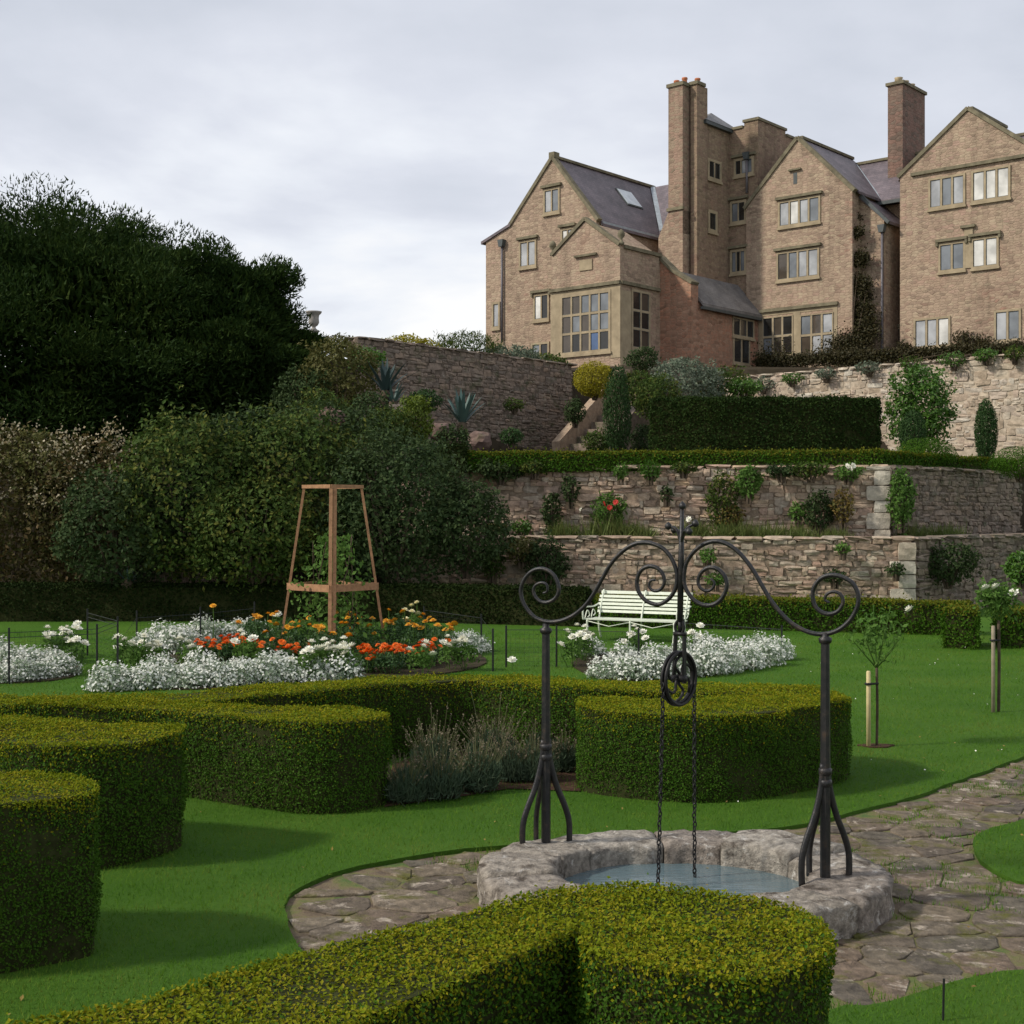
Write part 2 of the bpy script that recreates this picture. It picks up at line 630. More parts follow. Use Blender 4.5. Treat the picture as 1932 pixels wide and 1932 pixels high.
M['greyslate'] = slate_mat('grey_slate', (0.135, 0.130, 0.130), (0.17, 0.16, 0.155), 5.0)


def glass_mat(name, col, rough=0.08, spec=0.6, wave=0.15):
    m, t, b = new_mat(name)
    g = t.nodes.new('ShaderNodeNewGeometry')
    n = noise(t, 1.6, 3, 0.5, g.outputs['Position'])
    r = ramp(t, [(0.35, tuple(c * 0.75 for c in col)), (0.65, tuple(min(1, c * 1.2) for c in col))])
    t.links.new(n.outputs[0], r.inputs[0])
    t.links.new(r.outputs[0], b.inputs['Base Color'])
    b.inputs['Roughness'].default_value = rough
    b.inputs['Specular IOR Level'].default_value = spec
    n2 = noise(t, 3.0, 2, 0.5, g.outputs['Position'])
    add_bump(t, b, n2.outputs[0], wave, 0.02)
    return m


M['g_white'] = glass_mat('pane_with_white_blind', (0.62, 0.61, 0.57))
M['g_pale'] = glass_mat('pane_with_net_curtain', (0.36, 0.37, 0.38))
M['g_grey'] = glass_mat('pane_grey_reflection', (0.17, 0.185, 0.20))
M['g_dark'] = glass_mat('pane_dark_room', (0.022, 0.021, 0.019))
M['g_brown'] = glass_mat('pane_brown_room', (0.075, 0.06, 0.045))
M['g_blue'] = glass_mat('pane_blue_curtain', (0.075, 0.13, 0.26))
M['skylight'] = glass_mat('skylight_glass', (0.50, 0.55, 0.58), 0.05, 0.8)

# foliage
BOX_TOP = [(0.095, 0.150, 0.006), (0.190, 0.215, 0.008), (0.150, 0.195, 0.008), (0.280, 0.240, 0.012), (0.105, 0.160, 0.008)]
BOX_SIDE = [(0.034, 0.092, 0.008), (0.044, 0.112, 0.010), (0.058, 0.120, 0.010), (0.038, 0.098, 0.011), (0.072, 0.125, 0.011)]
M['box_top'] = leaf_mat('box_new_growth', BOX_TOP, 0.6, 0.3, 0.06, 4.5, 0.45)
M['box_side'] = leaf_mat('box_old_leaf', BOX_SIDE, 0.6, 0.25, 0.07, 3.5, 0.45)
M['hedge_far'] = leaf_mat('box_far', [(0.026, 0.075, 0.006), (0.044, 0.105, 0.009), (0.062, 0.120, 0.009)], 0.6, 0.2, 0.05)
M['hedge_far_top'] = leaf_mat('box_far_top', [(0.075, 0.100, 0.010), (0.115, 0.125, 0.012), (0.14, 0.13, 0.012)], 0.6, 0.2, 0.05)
M['hedge_dark'] = leaf_mat('shade_dark_hedge_leaf', [(0.008, 0.016, 0.004), (0.014, 0.025, 0.006), (0.022, 0.032, 0.006)], 0.7, 0.08, 0.04)  # near-black leaf: shade on the far left hedge is put into the colour
M['yew'] = leaf_mat('yew_needles', [(0.010, 0.022, 0.006), (0.016, 0.034, 0.008), (0.026, 0.048, 0.009), (0.042, 0.062, 0.011)], 0.7, 0.12, 0.05, 0.35, 0.4)
M['yewblock'] = leaf_mat('clipped_yew', [(0.014, 0.030, 0.008), (0.022, 0.042, 0.009), (0.032, 0.052, 0.010)], 0.7, 0.12, 0.05)
M['lav_leaf'] = leaf_mat('lavender_leaf', [(0.055, 0.095, 0.055), (0.080, 0.120, 0.070), (0.105, 0.135, 0.080)], 0.7, 0.2, 0.1)
M['lav_stalk'] = leaf_mat('lavender_stalk', [(0.095, 0.115, 0.05), (0.13, 0.125, 0.06), (0.07, 0.095, 0.04)], 0.8, 0.1, 0.1)
M['lav_head'] = leaf_mat('lavender_seedhead', [(0.15, 0.115, 0.075), (0.21, 0.175, 0.125), (0.12, 0.095, 0.06)], 0.8, 0.1, 0.1)
M['silver'] = leaf_mat('silver_leaf', [(0.10, 0.17, 0.08), (0.18, 0.25, 0.14), (0.28, 0.36, 0.24), (0.42, 0.47, 0.38), (0.14, 0.21, 0.11)], 0.8, 0.25, 0.1, 4.0, 0.35)
M['floret'] = leaf_mat('white_floret', [(0.74, 0.75, 0.66), (0.82, 0.82, 0.76), (0.60, 0.64, 0.54)], 0.8, 0.3, 0.05)
M['flower_leaf'] = leaf_mat('bedding_leaf', [(0.030, 0.075, 0.022), (0.045, 0.100, 0.026), (0.06, 0.12, 0.03)], 0.5, 0.25, 0.3)
M['rose_leaf'] = leaf_mat('rose_leaf', [(0.065, 0.140, 0.028), (0.095, 0.185, 0.036), (0.140, 0.235, 0.055)], 0.6, 0.35, 0.08)
M['shrub_green'] = leaf_mat('shrub_green', [(0.024, 0.050, 0.012), (0.044, 0.082, 0.017), (0.075, 0.115, 0.024), (0.034, 0.060, 0.016), (0.140, 0.150, 0.030), (0.062, 0.056, 0.022)], 0.6, 0.25, 0.06, 0.9, 0.4)
M['shrub_dark'] = leaf_mat('shrub_dark', [(0.022, 0.040, 0.016), (0.036, 0.062, 0.022), (0.055, 0.082, 0.028), (0.030, 0.050, 0.020)], 0.6, 0.2, 0.07, 0.9, 0.4)
M['shrub_brown'] = leaf_mat('shrub_russet', [(0.044, 0.044, 0.014), (0.078, 0.056, 0.020), (0.060, 0.070, 0.018), (0.110, 0.070, 0.026), (0.045, 0.060, 0.016)], 0.6, 0.25, 0.15, 0.8, 0.45)
M['seed_tuft'] = leaf_mat('cream_seed_tuft', [(0.36, 0.31, 0.19), (0.52, 0.46, 0.33), (0.28, 0.20, 0.09)], 0.8, 0.3, 0.1)
M['shrub_lime'] = leaf_mat('shrub_lime', [(0.070, 0.110, 0.014), (0.110, 0.155, 0.018), (0.145, 0.185, 0.022)], 0.5, 0.3, 0.2)
M['shrub_olive'] = leaf_mat('shrub_olive', [(0.060, 0.075, 0.020), (0.095, 0.095, 0.026), (0.120, 0.110, 0.035), (0.055, 0.085, 0.020)], 0.6, 0.25, 0.15)
M['shrub_bright'] = leaf_mat('shrub_bright', [(0.040, 0.100, 0.014), (0.065, 0.150, 0.018), (0.095, 0.180, 0.024)], 0.45, 0.3, 0.3)
M['shrub_silver'] = leaf_mat('shrub_greygreen', [(0.085, 0.125, 0.080), (0.125, 0.160, 0.110), (0.17, 0.195, 0.14), (0.070, 0.110, 0.055)], 0.7, 0.2, 0.1)
M['gold'] = leaf_mat('golden_leaf', [(0.24, 0.22, 0.012), (0.33, 0.28, 0.015), (0.19, 0.20, 0.014)], 0.5, 0.25, 0.2)
M['conifer'] = leaf_mat('conifer_leaf', [(0.022, 0.055, 0.016), (0.034, 0.075, 0.020), (0.05, 0.095, 0.026)], 0.6, 0.15, 0.15)
M['creeper'] = leaf_mat('creeper_leaf', [(0.018, 0.022, 0.008), (0.034, 0.030, 0.010), (0.046, 0.036, 0.012), (0.028, 0.038, 0.010)], 0.55, 0.15, 0.2)
M['autumn'] = leaf_mat('autumn_leaf', [(0.13, 0.075, 0.02), (0.17, 0.12, 0.03), (0.10, 0.10, 0.025), (0.20, 0.09, 0.03)], 0.6, 0.25, 0.15)
M['agave'] = leaf_mat('agave_leaf', [(0.050, 0.095, 0.082), (0.075, 0.130, 0.115)], 0.5, 0.05, 0.3)
M['agavedark'] = leaf_mat('dark_agave_leaf', [(0.026, 0.048, 0.048), (0.042, 0.070, 0.066)], 0.5, 0.05, 0.3)
M['tallgrass'] = leaf_mat('tall_grass', [(0.075, 0.125, 0.030), (0.115, 0.150, 0.040), (0.155, 0.160, 0.05)], 0.6, 0.3, 0.1)

# stone
WALL_STOPS = [(0.36, 0.265, 0.185), (0.28, 0.205, 0.15), (0.43, 0.33, 0.235), (0.34, 0.235, 0.175), (0.26, 0.215, 0.17), (0.48, 0.40, 0.30), (0.39, 0.26, 0.19), (0.33, 0.29, 0.22)]
UPPER_STOPS = [(0.43, 0.32, 0.235), (0.36, 0.26, 0.19), (0.50, 0.385, 0.28), (0.42, 0.285, 0.215), (0.33, 0.275, 0.22), (0.55, 0.46, 0.35), (0.46, 0.33, 0.22)]
M['wallstone'] = stone_mat('garden_wall_stone', WALL_STOPS, 7.0, (0.48, 0.44, 0.34), 0.45)
M['upperstone'] = stone_mat('upper_wall_stone', UPPER_STOPS, 7.0, (0.58, 0.53, 0.43), 0.5)
M['darkstone'] = stone_mat('dark_and_shaded_stone', [(0.21, 0.165, 0.13), (0.26, 0.20, 0.155), (0.17, 0.14, 0.115), (0.29, 0.215, 0.16)], 7.0, (0.36, 0.33, 0.27), 0.35, (0.04, 0.06, 0.02, 0.6))  # wall stone darkened: the returns' shade is in the colour; steps share it
M['palestone'] = stone_mat('pale_terrace_stone', [(0.44, 0.36, 0.27), (0.50, 0.43, 0.34), (0.38, 0.30, 0.22), (0.47, 0.37, 0.29), (0.52, 0.47, 0.39)], 6.0, (0.60, 0.57, 0.49), 0.5)
M['quoin'] = stone_mat('quoin_stone', [(0.43, 0.38, 0.30), (0.50, 0.46, 0.38), (0.40, 0.34, 0.26)], 6.0, (0.55, 0.52, 0.44), 0.4)
M['darkmortar'] = plain('shade_dark_mortar', (0.12, 0.095, 0.075), 0.95, 0, 0.4, 10, 0.1, 0.6, 30)  # darker copy of the wall mortar, shade of the turned-away walls painted in
M['mortar'] = plain('wall_mortar', (0.24, 0.185, 0.135), 0.95, 0, 0.4, 10, 0.1, 0.6, 30)
M['palemortar'] = plain('pale_mortar', (0.46, 0.38, 0.29), 0.95, 0, 0.25, 10, 0.1, 0.6, 30)
M['kerb'] = stone_mat('well_kerb_stone', [(0.29, 0.255, 0.21), (0.34, 0.30, 0.25), (0.26, 0.22, 0.185), (0.36, 0.325, 0.275)], 17.0, (0.60, 0.57, 0.52), 0.9, (0.065, 0.050, 0.038, 0.9), 0.9, 1.0, 34, (0.38, 1.4))
M['flag'] = stone_mat('path_flagstone', [(0.165, 0.130, 0.093), (0.195, 0.156, 0.110), (0.125, 0.100, 0.077), (0.215, 0.176, 0.126), (0.175, 0.127, 0.092), (0.150, 0.130, 0.096), (0.115, 0.096, 0.077)], 11.0, (0.48, 0.41, 0.33), 0.8, (0.100, 0.100, 0.022, 0.9), 0.9, 1.0, 20, (0.42, 1.3))
M['whiteflag'] = stone_mat('pale_quartz_stone', [(0.55, 0.50, 0.42), (0.60, 0.55, 0.46)], 9.0, (0.6, 0.57, 0.5), 0.4)
M['rock'] = stone_mat('rockery_stone', [(0.15, 0.095, 0.078), (0.18, 0.125, 0.105), (0.20, 0.175, 0.15)], 5.0, (0.42, 0.38, 0.33), 0.4, (0.05, 0.07, 0.02, 0.4))


# moss and soil in the joints of the paving
m, t, b = new_mat('path_joint')
g = t.nodes.new('ShaderNodeNewGeometry')
nj = noise(t, 3.5, 6, 0.7, g.outputs['Position'])
rj = ramp(t, [(0.36, (0.10, 0.070, 0.045)), (0.45, (0.155, 0.115, 0.065)), (0.54, (0.125, 0.125, 0.035)), (0.64, (0.065, 0.110, 0.02))])
t.links.new(nj.outputs[0], rj.inputs[0])
t.links.new(rj.outputs[0], b.inputs['Base Color'])
b.inputs['Roughness'].default_value = 0.95
add_bump(t, b, noise(t, 40, 6, 0.7, g.outputs['Position']).outputs[0], 0.8, 0.02)
M['joint'] = m

# lawn
GR = [(0.044, 0.115, 0.011), (0.062, 0.146, 0.014), (0.082, 0.170, 0.019)]
m, t, b = new_mat('lawn')
g = t.nodes.new('ShaderNodeNewGeometry')
na = noise(t, 0.55, 5, 0.6, g.outputs['Position'])
nb_ = noise(t, 26, 5, 0.75, g.outputs['Position'])
fa = math_node(t, 'ADD', math_node(t, 'MULTIPLY', na.outputs[0], 0.68), math_node(t, 'MULTIPLY', nb_.outputs[0], 0.32))
ra = ramp(t, [(0.32, GR[0]), (0.5, GR[1]), (0.66, GR[2]), (0.74, (0.115, 0.175, 0.026))])
t.links.new(fa, ra.inputs[0])
t.links.new(ra.outputs[0], b.inputs['Base Color'])
b.inputs['Roughness'].default_value = 0.8
b.inputs['Specular IOR Level'].default_value = 0.1
add_bump(t, b, noise(t, 70, 4, 0.8, g.outputs['Position']).outputs[0], 0.9, 0.03)
M['lawn'] = m
M['blade'] = leaf_mat('grass_blade', [(0.047, 0.134, 0.011), (0.070, 0.174, 0.015), (0.096, 0.202, 0.020), (0.140, 0.202, 0.032), (0.19, 0.19, 0.05)], 0.7, 0.35, 0.04, 1.1, 0.6)

# water
m, t, b = new_mat('well_water')
b.inputs['Base Color'].default_value = (0.10, 0.145, 0.16, 1)
b.inputs['Roughness'].default_value = 0.06
b.inputs['Specular IOR Level'].default_value = 0.6
g = t.nodes.new('ShaderNodeNewGeometry')
mpn = t.nodes.new('ShaderNodeMapping')
mpn.inputs['Scale'].default_value = (3, 9, 1)
t.links.new(g.outputs['Position'], mpn.inputs['Vector'])
add_bump(t, b, noise(t, 3.0, 3, 0.5, mpn.outputs[0]).outputs[0], 0.18, 0.02)
M['water'] = m


# ---------------------------------------------------------------- foliage geometry
def unit(v):
    return v / np.maximum(np.linalg.norm(v, axis=1, keepdims=True), 1e-9)


def leaves_geo(P, Nn, size, aspect=0.5, tilt=0.7, up=None, tri=False, droop=0.0):
    """rhombic (or triangular) leaves at P facing about Nn"""
    n = len(P)
    Nv = unit(Nn + rng.normal(0, tilt, (n, 3)))
    ref = rng.normal(0, 1, (n, 3))
    if up is not None:
        ref = ref * (1 - up[3]) * 0.9 + np.array(up[:3]) * up[3] * 2
    T = unit(np.cross(np.cross(Nv, ref), Nv))
    B = np.cross(Nv, T)
    s = (size * rng.uniform(0.65, 1.35, n))[:, None]
    if tri:
        v = np.stack([P - B * s * aspect * 0.5, P + B * s * aspect * 0.5, P + T * s], 1)
        k = 3
    else:
        mid = P + T * s * 0.5 + Nv * s * 0.06
        v = np.stack([P, mid - B * s * aspect * 0.5, P + T * s - Nv * s * droop, mid + B * s * aspect * 0.5], 1)
        k = 4
    return v.reshape(-1, 3), np.arange(n * k).reshape(n, k)


def foliage(name, P, Nn, size, mats, parent, aspect=0.5, tilt=0.7, up=None, tri=False, midx=None, loc=None, droop=0.0):
    v, f = leaves_geo(P, Nn, size, aspect, tilt, up, tri, droop)
    o = mobj(name, np_mesh(name, v, f, midx), mats, parent, loc)
    return o


def wob(P, s, a):
    """slow uneven wobble of a clipped or grown surface"""
    x, y, z = P[:, 0] * s, P[:, 1] * s, P[:, 2] * s
    return a * (np.sin(x * 1.7 + 1.3 * np.sin(y * 1.1)) + np.sin(y * 2.3 + z * 1.9) + np.sin(z * 2.7 + x * 1.1 + 0.7) + 0.6 * np.sin(x * 5.1 + z * 4.3) + 0.6 * np.sin(y * 5.7 - z * 3.1)) / 3.0


def poly_area(p):
    return 0.5 * sum(p[k][0] * p[(k + 1) % len(p)][1] - p[(k + 1) % len(p)][0] * p[k][1] for k in range(len(p)))


def sample_poly(poly, n):
    tris = tessellate_polygon([[Vector((p[0], p[1], 0)) for p in poly]])
    A = np.array(poly)
    T = np.array(tris)
    a, b_, c = A[T[:, 0]], A[T[:, 1]], A[T[:, 2]]
    ar = np.abs((b_[:, 0] - a[:, 0]) * (c[:, 1] - a[:, 1]) - (c[:, 0] - a[:, 0]) * (b_[:, 1] - a[:, 1])) / 2
    idx = rng.choice(len(T), n, p=ar / ar.sum())
    u, v = rng.random(n), rng.random(n)
    sw = u + v > 1
    u[sw], v[sw] = 1 - u[sw], 1 - v[sw]
    return a[idx] + (b_[idx] - a[idx]) * u[:, None] + (c[idx] - a[idx]) * v[:, None]


def hedge(name, poly, z0, H, label, cat='hedge', group=None, leaf=0.02, dens=7000, mats=('box_top', 'box_side'), round_=2, top_band=0.07, rough=0.026, side_dens=1.0):
    poly = [tuple(p[:2]) for p in poly]
    if poly_area(poly) < 0:
        poly = poly[::-1]
    poly = smooth_poly(poly, round_) if round_ else poly
    cx, cy = sum(p[0] for p in poly) / len(poly), sum(p[1] for p in poly) / len(poly)
    root = empty(name, (cx, cy, z0), 0, label, cat, group)
    loc = np.array([cx, cy])
    A = np.array(poly) - loc
    Bn = np.roll(A, -1, 0)
    E = Bn - A
    Ln = np.linalg.norm(E, axis=1)
    per, area = Ln.sum(), abs(poly_area(poly))
    # twiggy core, a little inside the clipped face
    nrm = np.stack([E[:, 1], -E[:, 0]], 1) / Ln[:, None]
    vn = unit(nrm + np.roll(nrm, 1, 0))
    ins = A - vn * min(leaf * 1.6, 0.06)
    mb = MB()
    mb.prism([tuple(p) for p in ins], 0.0, H - leaf * 1.3, 'z')
    mb.build('twigs', M['twigs'], root)
    # side leaves
    ns = int(per * H * dens * side_dens)
    k = rng.choice(len(A), ns, p=Ln / per)
    tt = rng.random(ns)
    xy = A[k] + E[k] * tt[:, None]
    z = H * rng.random(ns) ** 0.95
    n2 = nrm[k]
    P = np.concatenate([xy, z[:, None]], 1)
    Nn = np.concatenate([n2, np.zeros((ns, 1))], 1)
    w = wob(np.concatenate([xy + loc, z[:, None]], 1), 4.0, rough)
    dep = -rng.random(ns) ** 2 * leaf * 1.9 + leaf * 0.2 + w
    r = leaf * 2.2
    edge = np.clip((z - (H - r)) / r, 0, 1)
    dep -= (1 - np.sqrt(np.maximum(1 - edge ** 2, 0))) * r
    # thinner, slightly drawn-in foot
    dep -= np.clip(0.12 - z / max(H, 0.01), 0, 1) * 0.25 * rng.random(ns)
    P[:, :2] += n2 * dep[:, None]
    Nn[:, 2] = edge * 0.9
    hw = wob(np.concatenate([xy + loc, np.full((ns, 1), 3.0)], 1), 3.0, rough)
    P[:, 2] += hw * (z / H)
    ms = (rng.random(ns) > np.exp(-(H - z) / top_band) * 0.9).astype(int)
    # top leaves
    nt_ = int(area * dens * 1.15)
    pt = sample_poly([tuple(p) for p in A], nt_)
    hw = wob(np.concatenate([pt + loc, np.full((nt_, 1), 3.0)], 1), 3.0, rough)
    zt = H - rng.random(nt_) ** 2 * leaf * 2.0 + hw
    Pt = np.concatenate([pt, zt[:, None]], 1)
    Nt = np.tile(np.array([[0, 0, 1.0]]), (nt_, 1))
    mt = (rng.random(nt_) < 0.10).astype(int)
    # a few shoots that the shears missed, and thin places
    st_ = rng.random(nt_) < .02
    Pt[st_, 2] += rng.random(st_.sum()) * leaf * 2.2
    Nt = Nt.copy()
    Nt[st_] = rng.normal(0, 1, (st_.sum(), 3))
    st_ = rng.random(ns) < .02
    P[st_, :2] += n2[st_] * (rng.random((st_.sum(), 1)) * leaf * 1.8)
    thin = (wob(np.concatenate([xy + loc, z[:, None]], 1), 2.3, 1.0) + .35 * wob(np.concatenate([xy + loc, z[:, None]], 1), 9.0, 1.0) - z / H * .8 > .28) & (rng.random(ns) < .55)
    P, Nn, ms = P[~thin], Nn[~thin], ms[~thin]
    ns = len(P)
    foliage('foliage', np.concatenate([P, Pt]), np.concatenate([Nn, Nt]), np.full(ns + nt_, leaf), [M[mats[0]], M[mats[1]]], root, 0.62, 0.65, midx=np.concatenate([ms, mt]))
    return root


def blob(n, rx, ry, rz, lumps=5, amp=0.22, shell=0.35, zmin=-1.0, seed=None):
    """points and outward normals in an uneven ellipsoid shell built of lumps"""
    d = unit(rng.normal(0, 1, (n, 3)))
    if zmin > -1:
        d[:, 2] = np.where(d[:, 2] < zmin, np.abs(d[:, 2]), d[:, 2])
        d = unit(d)
    ld = unit(rng.normal(0, 1, (lumps * 6, 3)))
    lw = rng.uniform(0.4, 1.0, lumps * 6)
    dot = d @ ld.T
    bump = (np.maximum(dot - 0.80, 0) / 0.2 * lw).max(axis=1)
    fine = 0.25 * np.sin(d[:, 0] * 17 + d[:, 2] * 13) * np.sin(d[:, 1] * 15 + 2)
    rad = 1 - amp + amp * (bump * 1.2 + fine)
    rad *= 1 - shell * rng.random(n) ** 1.8
    P = d * rad[:, None] * np.array([rx, ry, rz])
    Nn = unit(d / np.array([rx, ry, rz]))
    return P, Nn


def shrub(name, px, py_base, py_top, d, wpx, mat, label, n=2500, leaf=0.09, cat='shrub', group=None, depth=None, aspect=0.55, core=0.72, amp=0.25, up=None, tri=False, extra=None, tilt=0.8):
    """rounded leafy shrub standing at depth d between two heights of the photograph"""
    b0 = W(px, py_base, d)
    t0 = W(px, py_top, d)
    h = t0.z - b0.z
    rx = wpx / 2 / F * d
    ry = depth if depth else rx * 0.8
    root = empty(name, b0, random.uniform(0, 0.4), label, cat, group)
    P, Nn = blob(n, rx, ry, h * 0.54, 5, amp, 0.4)
    P[:, 2] += h * 0.48
    Nn[:, 2] += 0.25
    if amp > .15 and n > 600:
        # young shoots break the outline
        k_ = max(8, n // 60)
        dr = unit(rng.normal(0, 1, (k_, 3)) + np.array([0, -.35, .45]))
        q = rng.random((k_, 14))
        ln_ = rng.uniform(.10, .34, k_)[:, None] * np.where(rng.random(k_) < .2, 1.35, 1.0)[:, None]
        rr_ = .78 + q * ln_
        S3 = (dr[:, None, :] * rr_[:, :, None]) * np.array([rx, ry, h * .54]) + rng.normal(0, leaf * .35, (k_, 14, 3))
        S3 = S3.reshape(-1, 3)
        S3[:, 2] += h * .48
        P = np.concatenate([P, S3])
        Nn = np.concatenate([Nn, unit(np.repeat(dr, 14, 0) + np.array([0, 0, .4]))])
    foliage('foliage', P, Nn, np.full(len(P), leaf), M[mat], root, aspect, tilt, up, tri)
    c = MB()
    stems = 5
    for k in range(stems):
        a = 2 * math.pi * k / stems + random.random()
        c.tube([(0.05 * math.cos(a), 0.05 * math.sin(a), -0.12), (rx * 0.3 * math.cos(a), ry * 0.3 * math.sin(a), h * 0.4), (rx * 0.55 * math.cos(a), ry * 0.55 * math.sin(a), h * 0.72)], [0.03, 0.022, 0.008], 5)
    c.build('stems', M['bark'], root)
    if extra:
        m2, n2, l2, zlo = extra
        P, Nn = blob(n2, rx * 1.03, ry * 1.03, h * 0.56, 5, amp, 0.08, zlo)
        P[:, 2] += h * 0.48
        # tufts sit in loose clusters
        c_ = P[rng.integers(0, n2, n2 // 9)]
        P = c_[rng.integers(0, len(c_), n2)] + rng.normal(0, .10, (n2, 3))
        tag(foliage('seed_tufts', P, Nn, np.full(n2, l2), M[m2], root, 0.8, 0.9), kind='stuff')
    return root


# ================================================================ SETTING: ground, lawn, path, terraces
mb = MB()
mb.quad([(-400, -60, -0.06), (400, -60, -0.06), (400, 900, -0.06), (-400, 900, -0.06)])
tag(mb.build('ground', M['earth']), kind='structure')

PAVE = [(-1.09, 6.75), (-1.2, 7.44), (-1.19, 7.68), (-1.01, 8.04), (-.6, 8.38), (-.2, 8.58), (.4, 8.7), (1.2, 8.85), (1.99, 9.19), (2.55, 9.68), (3.4, 10.6), (4.37, 11.77),
        (7.0, 14.7), (8.0, 14.0), (5.2, 11.25), (3.9, 9.75), (3.47, 9.35), (3.05, 8.97), (2.84, 8.61), (2.80, 8.1), (2.86, 7.65), (4.2, 7.3), (7.5, 7.1), (7.5, 6.1),
        (4.0, 6.35), (2.35, 6.32), (1.84, 6.04), (1.53, 5.81), (1.37, 5.82), (1.1, 5.5), (.3, 5.2), (-.4, 5.6), (-.85, 6.1)]
LZ = 0.022


def jag(poly, step, amp):
    """cut turf edges are never ruler-straight"""
    res = []
    for k in range(len(poly)):
        a, b_ = Vector(poly[k]), Vector(poly[(k + 1) % len(poly)])
        n_ = max(1, int((b_ - a).length / step))
        for j in range(n_):
            p = a.lerp(b_, j / n_)
            nn = mnoise.noise(Vector((p.x * 1.7, p.y * 1.7, 0.3)))
            n3 = mnoise.noise(Vector((p.x * 5.1, p.y * 5.1, 5.3)))
            q = Vector((-(b_ - a).y, (b_ - a).x)).normalized()
            p = p + q * (nn * amp + n3 * amp * .5)
            res.append((p.x, p.y))
    return res


PAVEJ = jag(smooth_poly(PAVE, 1), 0.15, 0.05)
outer = [(-60, -10), (60, -10), (60, 70), (-60, 70)]
tri = tessellate_polygon([[Vector((p[0], p[1], 0)) for p in outer], [Vector((p[0], p[1], 0)) for p in PAVEJ]])
allp = outer + PAVEJ
mb = MB()
mb.v = [(p[0], p[1], LZ) for p in allp]
for a, b_, c in tri:
    ar = (allp[b_][0] - allp[a][0]) * (allp[c][1] - allp[a][1]) - (allp[c][0] - allp[a][0]) * (allp[b_][1] - allp[a][1])
    mb.f.append((a, b_, c) if ar > 0 else (c, b_, a))
i0 = len(mb.v)
mb.v += [(p[0], p[1], -0.055) for p in PAVEJ]
for k in range(len(PAVEJ)):
    k2 = (k + 1) % len(PAVEJ)
    mb.f.append((4 + k, 4 + k2, i0 + k2, i0 + k))
tag(mb.build('lawn', M['lawn']), kind='structure')

mb = MB()
tri = tessellate_polygon([[Vector((p[0], p[1], 0)) for p in PAVEJ]])
mb.v = [(p[0], p[1], -0.005) for p in PAVEJ]
for a, b_, c in tri:
    ar = (PAVEJ[b_][0] - PAVEJ[a][0]) * (PAVEJ[c][1] - PAVEJ[a][1]) - (PAVEJ[c][0] - PAVEJ[a][0]) * (PAVEJ[b_][1] - PAVEJ[a][1])
    mb.f.append((a, b_, c) if ar > 0 else (c, b_, a))
path = tag(mb.build('path', M['joint']), kind='structure')


def inside(p, poly):
    c = False
    j = len(poly) - 1
    for i in range(len(poly)):
        if (poly[i][1] > p[1]) != (poly[j][1] > p[1]) and p[0] < (poly[j][0] - poly[i][0]) * (p[1] - poly[i][1]) / (poly[j][1] - poly[i][1]) + poly[i][0]:
            c = not c
        j = i
    return c


# the well's oval ring
WC = (0.93, 7.50)
ROX, ROY, RIX, RIY, KZ = 1.11, 0.95, 0.69, 0.56, 0.17


